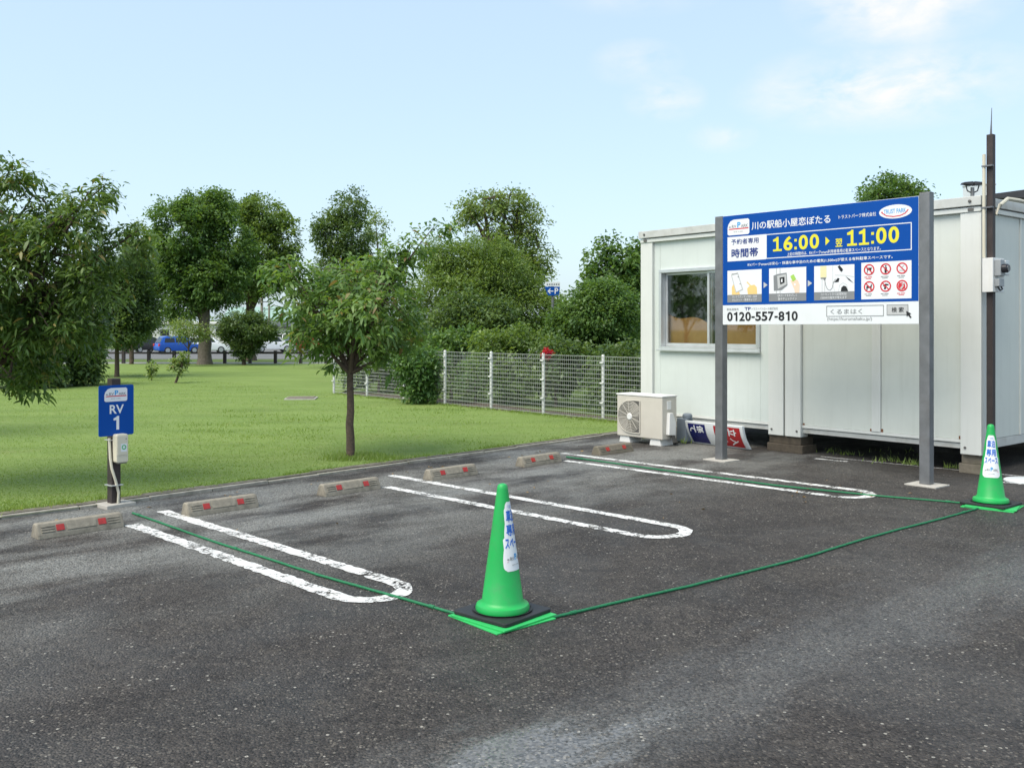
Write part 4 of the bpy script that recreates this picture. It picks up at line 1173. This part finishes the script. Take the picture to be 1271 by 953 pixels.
# a second lawn tree farther along the lawn, the one the cabin window mirrors
Lb = [(-.3, .1, 2.3, .75, .5), (.45, -.2, 2.5, .6, .45), (.1, .3, 2.95, .5, .35), (.75, .2, 2.05, .4, .3), (-.8, -.1, 2.7, .45, .35), (.2, -.5, 1.9, .5, .3)]
tree('lawn_tree', 'broadleaf tree on the lawn beyond the big-leaved tree, mirrored in the cabin window', 'tree', -8.7, 12.85, Lb, .055, 1.7, 210, 12, .12, .4, .055, 'leaf_young',
     holes=.15, twigs=5, seed=6, z=.018, start=.8, droop=.4)
# tall trees beyond the lawn
def bg_tree(label, xpx, Y, masses, tr, th, n, size, mat, seed, per=14, holes=.12, bark='bark', spread=.14, name='park_tree', lean=(0, 0), asp=.6, grp='trees beyond the lawn', twigs=1):
    b = px(xpx, Y); size *= .62; per = int(per*2.3); n = int(n*1.55); holes *= .6
    lb = [lobe_at(a, c, rx, ry, Y, b, random.Random(seed+i).uniform(-.5, .5)*rx*Y/1170) for i, (a, c, rx, ry) in enumerate(masses)]
    return tree(name, label, 'tree', b, Y, lb, tr, th, n, per, size, asp, spread, mat, bark, lean, twigs, grp, seed=seed, holes=holes)
bg_tree('tall round camphor tree with thick trunk standing at the path edge', 254, 39.3,
        [(225, 290, 36, 42), (258, 266, 36, 30), (280, 308, 32, 40), (240, 340, 42, 38), (272, 350, 36, 34), (245, 255, 24, 18), (215, 325, 26, 30), (228, 380, 22, 22)], .29, 2.6, 900, .24, 'leaf_camphor', 21, bark='bark_grey')
bg_tree('tall camphor tree with a bare dark trunk behind the round one', 310, 46,
        [(322, 268, 32, 28), (345, 300, 24, 34), (320, 320, 40, 36), (300, 350, 34, 26), (340, 340, 20, 22), (305, 262, 16, 14)], .30, 3.3, 620, .25, 'leaf_willow', 22, bark='bark')
bg_tree('narrow dark evergreen rising behind the slim lawn tree', 430, 36,
        [(432, 258, 23, 22), (412, 290, 24, 26), (440, 298, 24, 28), (425, 335, 34, 30), (445, 360, 34, 40), (410, 385, 34, 34), (400, 285, 12, 16)], .2, 3.0, 560, .19, 'leaf_dark', 23, holes=.05)
bg_tree('airy yellow-green tree top beside the narrow evergreen', 474, 40,
        [(466, 280, 15, 18), (470, 310, 15, 20), (478, 350, 22, 30), (462, 390, 26, 30)], .12, 3.0, 170, .18, 'leaf_light', 24, per=10, holes=.2, twigs=5)
bg_tree('tallest spreading tree with bare limbs showing through its light crown', 618, 34,
        [(600, 255, 26, 18), (632, 252, 28, 18), (655, 275, 22, 24), (668, 318, 18, 24), (580, 262, 18, 14), (640, 300, 30, 26), (600, 300, 34, 26), (660, 340, 20, 18), (622, 330, 50, 26)], .24, 4.0, 460, .19, 'leaf_light', 25, per=11, holes=.22, twigs=9)
bg_tree('dense willow-like tree filling the gap behind the fence', 590, 27,
        [(570, 330, 46, 34), (620, 345, 52, 40), (560, 380, 56, 46), (640, 385, 56, 46), (600, 395, 60, 46), (545, 320, 24, 22), (655, 385, 26, 28), (605, 310, 34, 24), (530, 400, 30, 40)], .16, 1.9, 1100, .17, 'leaf_willow', 26, holes=.04, spread=.13, asp=.4)
bg_tree('dark broadleaf tree in front of the willow-like tree, deep green', 583, 23,
        [(575, 392, 34, 30), (600, 405, 34, 26), (555, 410, 24, 22), (620, 395, 24, 26)], .08, 1.2, 260, .15, 'leaf_dark', 27, holes=.05, spread=.11)
bg_tree('bushy round tree behind the fence next to the cabin', 748, 20.5,
        [(745, 385, 44, 36), (722, 405, 30, 30), (770, 400, 30, 36), (748, 365, 28, 20), (715, 425, 24, 20), (760, 430, 34, 24), (700, 400, 18, 24)], .07, 1.0, 620, .12, 'leaf_camphor', 28, holes=.04, spread=.09)
bg_tree('big-leaved tree with layered boughs rising behind the window cabin', 778, 23.5,
        [(755, 302, 16, 9), (742, 322, 16, 10), (775, 318, 24, 14), (755, 340, 26, 12), (800, 325, 30, 24), (780, 350, 34, 20), (800, 380, 34, 34), (738, 350, 12, 10)], .07, 1.8, 230, .21, 'leaf_camphor', 29, per=10, holes=.08, spread=.10)
bg_tree('round leafy tree top showing over the cabin roof behind the notice board', 1106, 30,
        [(1104, 238, 28, 22), (1086, 250, 24, 18), (1125, 250, 24, 18), (1104, 285, 50, 34), (1090, 330, 50, 34), (1125, 330, 50, 34)], .18, 3.0, 520, .2, 'leaf_camphor', 30)
bg_tree('low dark conifer-like tree standing alone beside the camphor trunk', 303, 38.6,
        [(300, 398, 22, 12), (322, 410, 22, 10), (292, 412, 18, 12), (305, 425, 20, 12), (316, 398, 18, 10), (336, 416, 12, 6), (283, 405, 10, 8), (303, 436, 12, 8)], .09, .8, 330, .16, 'leaf_dark', 31, holes=.05, spread=.10)
bg_tree('pale feathery young tree before the thick camphor trunk', 234, 37.5,
        [(232, 406, 20, 10), (250, 410, 12, 10), (218, 412, 12, 9), (238, 416, 16, 6)], .04, 1.0, 70, .15, 'leaf_light', 32, per=9, holes=.1)
bg_tree('thin-trunked tree with drooping crown right behind the RV 1 post', 145, 29,
        [(150, 360, 42, 34), (125, 385, 38, 34), (168, 380, 32, 28), (150, 405, 40, 22), (165, 330, 26, 24), (178, 398, 18, 16), (110, 350, 30, 30)], .075, 1.7, 760, .16, 'leaf_dark', 33, holes=.08, spread=.12)
bg_tree('yellowish tree filling the gap between boughs and camphor tree', 163, 39.6,
        [(172, 300, 20, 22), (180, 335, 22, 24), (188, 370, 20, 24), (168, 345, 24, 26), (170, 395, 26, 22)], .10, 2.2, 420, .17, 'leaf_willow', 34, holes=.15)
# saplings standing on the lawn
def sapling(label, xpx, Y, masses, tr, th, lean, n, seed):
    b = px(xpx, Y)
    lb = [lobe_at(a, c, rx, ry, Y, b) for a, c, rx, ry in masses]
    return tree('sapling', label, 'sapling', b, Y, lb, tr, th, n, 9, .10, .5, .05, 'leaf_light', 'bark', lean, 2, 'saplings on the lawn', seed=seed, z=.018)
sapling('leaning sapling with a bushy tuft on the lawn', 217, 25.8, [(222, 452, 8, 7), (228, 443, 6, 6), (216, 455, 7, 5), (226, 460, 5, 6)], .035, .62, (.25, 0), 60, 41)
sapling('tiny upright sapling on the lawn near the leaning one', 188, 27.0, [(188, 456, 3, 6), (188, 464, 3, 4)], .018, .45, (0, 0), 22, 42)

# hedge masses and shrubs
def shrub(label, xpx, Y, masses, n, size, mat, seed, name='shrub', grp='shrubs behind the fence', per=13, spread=.08, asp=.5):
    b = px(xpx, Y)
    lb = [lobe_at(a, c, rx, ry, Y, b, random.Random(seed*3+i).uniform(-.5, .5)*rx*Y/1170) for i, (a, c, rx, ry) in enumerate(masses)]
    return tree(name, label, 'shrub', b, Y, lb, .035, .45, n, per, size, asp, spread, mat, 'bark', (0, 0), 1, grp, seed=seed, z=.0)
shrub('big dark hedge bush under the hanging boughs, beside the thin-trunked tree', 95, 24.5, [(95, 425, 32, 40), (70, 440, 36, 38), (110, 445, 18, 30), (85, 400, 30, 26), (100, 462, 22, 16)], 620, .13, 'leaf_dark', 51, grp='hedge bushes by the lawn')
shrub('dark hedge bush deep under the hanging boughs of the big-leaved tree', 25, 23.5, [(30, 435, 44, 44), (-10, 430, 46, 50), (50, 465, 30, 20), (10, 395, 40, 30)], 620, .13, 'leaf_dark', 52, grp='hedge bushes by the lawn')
shrub('bright ferny bush pushing through the fence onto the lawn', 521, 18.7, [(520, 462, 22, 20), (512, 445, 18, 14), (530, 480, 14, 16), (515, 485, 14, 14), (535, 450, 14, 14), (500, 455, 12, 10)], 420, .085, 'leaf_fern', 53)
shrub('low leafy bush behind the fence next to the ferny bush', 560, 20.5, [(560, 425, 24, 14), (580, 420, 22, 12), (545, 440, 20, 18), (575, 445, 30, 18)], 260, .11, 'leaf_camphor', 54)
shrub('broad low bush behind the middle of the fence', 625, 19.6, [(610, 425, 24, 14), (640, 420, 26, 14), (625, 450, 40, 22), (660, 425, 20, 14)], 330, .10, 'leaf_willow', 55)
shrub('dark tangled bush behind the fence below the round tree', 690, 18.6, [(685, 435, 26, 14), (705, 440, 24, 16), (690, 465, 40, 24), (730, 450, 24, 22)], 360, .10, 'leaf_dark', 56)
shrub('dark bush behind the fence panel next to the cabin wall', 770, 17.3, [(765, 450, 26, 24), (785, 455, 24, 28), (770, 485, 30, 24), (745, 480, 22, 24)], 330, .09, 'leaf_dark', 57)
shrub('thin vine bush behind the fence below the tall spreading tree', 590, 18.9, [(590, 465, 26, 22), (610, 480, 20, 18), (570, 480, 20, 18), (640, 482, 22, 18)], 200, .08, 'leaf_camphor', 58)
shrub('shaded undergrowth bush behind the far fence panels', 470, 22.6, [(470, 455, 24, 18), (445, 465, 20, 14), (490, 465, 20, 18), (480, 440, 20, 14)], 300, .10, 'leaf_dark', 59)
shrub('pale leafy bush behind the far end of the fence', 500, 24.5, [(490, 425, 22, 18), (515, 415, 22, 20), (470, 430, 20, 18), (505, 440, 26, 18)], 300, .12, 'leaf_willow', 60)
# crimson flowers at the fence top
fp = F0 + FD*(1.755+SP)
root = empty('flower_bush', (fp.x+.02, fp.y+.14, -.02), 0, 'crimson flower cluster poking over the fence top', 'flowers')
foliage([(.05, -.06, 1.11, .085, .055), (.07, -.06, 1.05, .05, .07)], 34, 7, .045, .8, .02, 'leaf_flower', root, name='blossom', seed=61)
MB().tube([(0, .10, 0), (.02, .06, .5), (.04, 0, .9), (.05, -.05, 1.12)], [.012, .010, .007, .004], 6).build('stem', 'bark', root, smooth=True)

# distant wood along the horizon
r = np.random.default_rng(77)
lob = []
for k in range(64):
    x = -150 + k*5.2 + r.uniform(-2, 2); lob.append((x, 150+r.uniform(-8, 8), r.uniform(.2, 1.6), r.uniform(3, 5), r.uniform(1.4, 3.2)))
wo = empty('far_wood', (0, 0, 0)); bpy.data.objects.remove(wo)
C, O = crown_points(lob, 3600, r); idx = np.repeat(np.arange(len(C)), 5)
P = C[idx]+r.normal(0, .4, (len(idx), 3)); D = r.normal(0, 1, P.shape); D /= np.linalg.norm(D, axis=1, keepdims=True)
V, Fq, k = leaves(P, D, r.uniform(.5, 1.0, len(P)), r.uniform(.4, .7, len(P)), .2, r)
o = np_mesh('far_wood', V, Fq, 'leaf_dark', None, np.clip(r.normal(.5, .25, len(P)), 0, .95))
tag(o, 'low line of distant woodland along the horizon', 'wood', None, 'stuff')

# ================================================================== GRASS AND WEEDS
def grass(N, y0, y1, hmin, hmax, seed, name, label, clumps=None, width=.005):
    r = np.random.default_rng(seed)
    if clumps is None:
        t = r.uniform(0, 1, N)**2.2; y = y0 + (y1-y0)*t
        x = r.uniform(-.60, .16, N)*y*1.02
        K = np.array(KERB); ky = np.interp(x, K[:, 0], K[:, 1])
        F0a = np.array(F0); fd = np.array(FD)
        side_ = (x-F0a[0])*fd[1]-(y-F0a[1])*fd[0]
        ok = (y > ky+.18) & ((side_ < -.0) | (y > 30))
        ok &= ~((side_ >= 0))
        x = x[ok]; y = y[ok]
    else:
        x = []; y = []
        for (cx_, cy_, rad, n) in clumps:
            x.append(cx_+r.normal(0, rad, n)); y.append(cy_+r.normal(0, rad*.7, n))
        x = np.concatenate(x); y = np.concatenate(y)
    n = len(x)
    patch = .5+.5*np.sin(x*1.7+np.sin(y*1.1)*2)*np.sin(y*1.3+x*.6)
    h = (hmin + (hmax-hmin)*r.uniform(0, 1, n)**1.6)*(0.75+.5*patch)
    a = r.uniform(0, 2*pi, n); w = width*(1+y*.05)
    base = np.stack([x, y, np.full(n, .014)], 1)
    sv = np.stack([np.cos(a)*w, np.sin(a)*w, np.zeros(n)], 1)
    tip = base + np.stack([r.normal(0, .5, n)*h, r.normal(0, .5, n)*h, h], 1)
    V = np.stack([base-sv, base+sv, tip], 1).reshape(-1, 3)
    o = np_mesh(name, V, np.arange(n*3).reshape(n, 3), 'leaf_grass', None, np.clip(.25+.45*patch+r.normal(0, .18, n), 0, .95))
    tag(o, label, 'grass', None, 'stuff')
grass(190000, 7.5, 40, .007, .020, 81, 'lawn_grass', 'short mown grass blades covering the lawn')
K = KERB
cl_ = [(bx0+random.uniform(-.25, .55), by0+random.uniform(-.2, .25), .10, 90) for k in range(22)]
for k in range(70):
    i = random.randrange(1, 6); t = random.random()
    cl_.append((K[i][0]*(1-t)+K[i+1][0]*t-.14, K[i][1]*(1-t)+K[i+1][1]*t+.14, .06, 34))
for k in range(90):
    q = F0 + FD*random.uniform(.3, 10) + Vector((-.06, -.08))
    cl_.append((q.x, q.y, .10, 40))
for k in range(22):
    q = random.uniform(-5, -.5); cl_.append((q, 9.8+random.uniform(2, 8)+.2*q*0, .2, 60))
cl_ = [c for c in cl_ if (c[1] > np.interp(c[0], [k[0] for k in K], [k[1] for k in K])+.10)]
grass(0, 0, 0, .02, .06, 82, 'rough_grass', 'longer uncut grass tufts round tree, kerb and fence', cl_)
cl_ = []
for (s, dpt, n, rad) in ((3.0, .30, 24, .10), (3.6, .15, 44, .10), (3.9, .12, 50, .06), (1.0, -.3, 24, .05), (.3, -.35, 60, .07), (2.7, .4, 16, .1), (4.3, .2, 26, .06), (3.3, .9, 24, .2)):
    q = on_cab(s, dpt); cl_.append((q[0], q[1], rad, n))
grass(0, 0, 0, .03, .085, 83, 'cabin_weeds', 'sparse weeds growing under the cabin edge', cl_, .004)

# pale slab set in the lawn
p = G(374, 496)
root = empty('lawn_slab', (p[0], p[1], .012), .1, 'flat pale concrete inspection cover set in the lawn', 'cover')
MB().box(-.32, .32, -.30, .30, 0, .030).build('slab', 'concrete_pale', root, .005)
MB().box(-.28, .28, -.26, .26, .0305, .045).build('lid', 'concrete_old', root, .004)

# ================================================================== LOW TIMBER RAIL FENCE AND FAR THINGS
root = empty('rail_fence', (-20, 40.6, 0), 0, 'low dark timber post and rail fence along the park path', 'fence')
x = 0.0; k = 0; pst = None
while x < 17.5:
    if pst is None: pst = MB().box(-.065, .065, -.065, .065, 0, .56).build('post', 'dark_brown', root, .012); pst.location = (0, 0, 0)
    else:
        c = pst.copy(); col.objects.link(c); c.parent = root; c.location = (x, 0, 0)
    if x+1.09 < 17.5:
        MB().box(x+.066, x+1.09-.066, -.035, .035, .42, .50).build('rail', 'dark_brown', root, .01)
    x += 1.09

def car(loc, rz, paint, label, L=3.9, Wc=1.65, Hc=1.48, glass_tone='car_glass'):
    root = empty('parked_car', loc, rz, label, 'car', 'cars in the far car park')
    h = Wc/2
    # outline seen from the side, nose towards +x
    low = [(-L/2, .32), (-L/2-.02, .62), (-L/2+.05, .88), (-L/2+.5, .92), (L*.20, .90), (L/2-.28, .78), (L/2-.02, .62), (L/2, .36), (L/2-.1, .24), (-L/2+.1, .24)]
    MB().prism(low, -h, h, 'y').build('body', paint, root, .07, True, 3)
    top = [(-L/2+.10, .90), (-L/2+.35, Hc-.10), (-L/2+.75, Hc), (L*.06, Hc-.02), (L*.17, Hc-.14), (L*.30, .90)]
    n = len(top); vs = []
    for s_ in (-1, 1):
        for xx, zz_ in top:
            q = (zz_-.90)/(Hc-.9); vs.append((xx, s_*(h-.05-.16*q), zz_))
    MB().add(vs, [list(range(n)), list(range(2*n-1, n-1, -1))] + [(i, i+n, (i+1) % n+n, (i+1) % n) for i in range(n)]).build('cabin', paint, root, .04, True)
    for s_ in (-1, 1):
        for a, b in ((-L/2+.42, -L*.14), (-L*.12, L*.20)):
            z0, z1 = .95, Hc-.17
            yb = lambda z_: s_*(h-.05-.16*(z_-.9)/(Hc-.9)+.008)
            cut = .12 if a < -L*.2 else .02
            cut2 = .32 if b > 0 else .02
            v4 = [(a, yb(z0), z0), (b, yb(z0), z0), (b-cut2, yb(z1), z1), (a+cut, yb(z1), z1)]
            v4 += [(x_, y_-s_*.02, z_) for x_, y_, z_ in v4]
            MB().add(v4, [(0, 1, 2, 3), (7, 6, 5, 4), (0, 4, 5, 1), (1, 5, 6, 2), (2, 6, 7, 3), (3, 7, 4, 0)]).build('side_window', glass_tone, root)
        for xx in (-L*.31, L*.31):
            w = MB().lathe([(.20, -.1), (.29, -.09), (.31, 0), (.29, .09), (.20, .1)], 20).build('tyre', 'tyre', root, smooth=True)
            w.matrix_local = Matrix.Translation((xx, s_*(h-.08), .30)) @ Matrix.Rotation(radians(90), 4, 'X')
            MB().lathe([(.185, -.105), (.19, .105)], 16).build('rim', 'rim', w)
        MB().box(-L/2-.045, -L/2+.12, s_*(h-.13)-.12, s_*(h-.13)+.10, .66, .86).build('tail_light', 'tail_lamp', root, .02)
        MB().box(L/2-.30, L/2-.01, s_*(h-.19)-.12, s_*(h-.19)+.12, .60, .70).build('headlight', 'head_lamp', root, .02)
    for (xa, za, xb, zb) in ((L*.295, .94, L*.185, Hc-.17), (-L/2+.115, .96, -L/2+.33, Hc-.14)):
        s1 = 1 if xa > 0 else -1
        q = lambda z_: h-.12-.16*(z_-.9)/(Hc-.9)
        v4 = [(xa+.02*s1, -q(za), za), (xa+.02*s1, q(za), za), (xb+.02*s1, q(zb), zb), (xb+.02*s1, -q(zb), zb)]
        v4 += [(x_-.05*s1, y_, z_) for x_, y_, z_ in v4]
        MB().add(v4, [(0, 1, 2, 3), (7, 6, 5, 4), (0, 4, 5, 1), (1, 5, 6, 2), (2, 6, 7, 3), (3, 7, 4, 0)]).build('windscreen', glass_tone, root)
    return root
ZL = -.615
car((px(221, 80), 80, ZL), radians(38), 'car_blue', 'bright blue hatchback parked beyond the rail fence', 3.6, 1.6, 1.5)
car((px(338, 86), 86, ZL), radians(28), 'car_white', 'white hatchback partly hidden behind the low dark tree', 3.7, 1.62, 1.5)
car((px(255, 82), 82, ZL), radians(22), 'car_white', 'white car parked behind the bright blue car', 4.0, 1.65, 1.5)
car((px(377, 90), 90, ZL), radians(30), 'car_red', 'red car parked next to the white hatchback', 3.6, 1.6, 1.5)
car((px(180, 84), 84, ZL), radians(60), 'car_dark', 'black car parked beside the bright blue car', 3.8, 1.65, 1.45)
car((px(352, 96), 96, ZL), radians(150), 'car_white', 'pale car behind the white hatchback in the far row', 4.0, 1.65, 1.7)

def far_building(loc, w, d, h, label, roofmat, ridge, nwin, rz=0.0):
    root = empty('far_building', loc, rz, label, 'building', 'buildings beyond the car park')
    MB().box(-w/2, w/2, 0, d, 0, h).build('wall', 'wall_far', root)
    MB().prism([(-.5, h+.002), (d+.5, h+.002), (d+.5, h+.25), (d/2, h+ridge), (-.5, h+.25)], -w/2-.5, w/2+.5, 'x').build('roof', roofmat, root)
    for k in range(nwin):
        x = -w/2 + w*(k+.5)/nwin
        wn = MB().box(x-.75, x+.75, -.06, .02, h*.35, h*.75).build('window', 'alu', root)
        MB().box(x-.66, x+.66, -.075, -.061, h*.35+.08, h*.75-.08).build('pane', 'car_glass', wn)
far_building((px(322, 125), 125, -.62), 9, 8, 3.2, 'long low building with a pale green roof beyond the car park', 'roof_green', 1.9, 4)
far_building((px(262, 140), 140, -.62), 22, 8, 2.8, 'white flat building behind the parked cars', 'wall_far', .4, 8)
far_building((px(372, 118), 118, -.62), 7, 6, 2.2, 'small white hut near the red car', 'roof_dark', .6, 2)
def far_pole(xpx, Y, h, label):
    root = empty('power_pole', (px(xpx, Y), Y, gz(Y)-.04), 0, label, 'pole', 'power poles beyond the car park')
    MB().tube([(0, 0, 0), (0, 0, h)], [.17, .11], 10).build('pole', 'concrete', root, smooth=True)
    MB().box(-.9, .9, -.05, .05, h-.6, h-.5).build('crossarm', 'steel_grey', root)
far_pole(325, 88, 5.2, 'grey power pole in front of the green roofed building')
far_pole(334, 112, 5.0, 'farther thin power pole beside the green roofed building')

# blue P sign over the bushes
Y = 25; p0 = px(686, Y); KS = 25/31
root = empty('parking_sign', (p0, Y, -.02), 0, 'blue parking arrow sign on a pole above the bushes', 'sign')
MB().tube([(0, .03, 0), (0, .03, pz(352, Y))], .035, 8).build('pole', 'steel_grey', root)
z0, z1 = pz(366, Y), pz(355, Y)
b = MB().prism([(-.27*KS, z1), (.24*KS, z1), (.20*KS, z0), (-.15*KS, z0)], -.03, -.008, 'y').build('sign_plate', 'sign_blue', root)
prints(b, 'print_white', .032, fit("←P", -.17*KS, .18*KS, z0+.045, z1-.035))
b = MB().box(-.25*KS, .24*KS, -.03, -.008, z1+.01, pz(349, Y)).build('name_plate', 'sign_white', root)
prints(b, 'print_grey', .032, *[rect((-.2+.075*k)*KS, (-.15+.075*k)*KS, z1+.04, z1+.08) for k in range(6)], name='fine_print')

# lamp and building behind the cabin roof
Y = 26; b = px(1207, Y)
root = empty('lamp_post', (b, Y, -.02), 0, 'dark lamp head showing above the cabin roof', 'lamp')
MB().tube([(0, 0, 0), (0, 0, pz(232, Y))], [.07, .05], 10).build('pole', 'steel_grey', root)
zt = pz(228, Y)
for s_ in (-1, 1):
    MB().prism([(.02*s_, zt-.04), (.30*s_, zt+.0), (.26*s_, zt+.05), (.02*s_, zt+.07)], -.10, .10, 'y').build('lamp_head', 'roof_dark', root, .01)
    MB().tube([(0, 0, zt-.25), (.14*s_, 0, zt-.18), (.18*s_, 0, zt-.03)], .018, 6).build('bracket', 'roof_dark', root)
Y = 30; b = px(1222, Y)
root = empty('plant_room', (b, Y, -.02), 0, 'small white block behind the lamp above the cabin roof', 'building')
MB().box(-.45, .35, 0, .5, 0, pz(229, Y)).build('wall', 'sign_white', root)
MB().box(-.47, .37, -.02, .52, pz(229, Y)+.001, pz(227.5, Y)).build('roof', 'fascia', root)
Y = 24; b = px(1290, Y)
root = empty('tiled_house', (b, Y, -.02), radians(-8), 'dark tiled roof end rising behind the windowless cabin', 'building')
MB().box(-1.0, 3.0, 0, 4, 0, pz(246, Y)).build('wall', 'wall_far', root)
zr = pz(246, Y)
rf = MB().prism([(-1.3, zr+.002), (-1.3, zr+.10), (1.0, zr+.38), (3.3, zr+.10), (3.3, zr+.002)], -.3, 4.3, 'y').build('roof', 'roof_dark', root)

# dry leaves blown about the bays and the kerb
r = np.random.default_rng(91)
P = []
for k in range(26): P.append(lot(r.uniform(2.0, 9.6), -7.9+abs(r.normal(0, .25)), .006))
for k in range(12): P.append(lot(8.2+r.normal(0, .35), r.uniform(-4.4, -3.4), .006))
for k in range(12): P.append(lot(r.uniform(3.2, 8), r.uniform(-7, -3.6), .006))
P = np.array(P); n = len(P); D = np.stack([r.normal(0, 1, n), r.normal(0, 1, n), r.uniform(.02, .25, n)], 1); D /= np.linalg.norm(D, axis=1, keepdims=True)
V, Fq, k = leaves(P, D, r.uniform(.03, .055, n), r.uniform(.014, .024, n), .05, r)
M['dry_leaf'] = simple('dry_leaf', (.30, .19, .07), .8, .4, 20)
tag(np_mesh('leaf_litter', V, Fq, 'dry_leaf'), 'scattered small dry leaves on the asphalt bays', 'leaf litter', None, 'stuff')
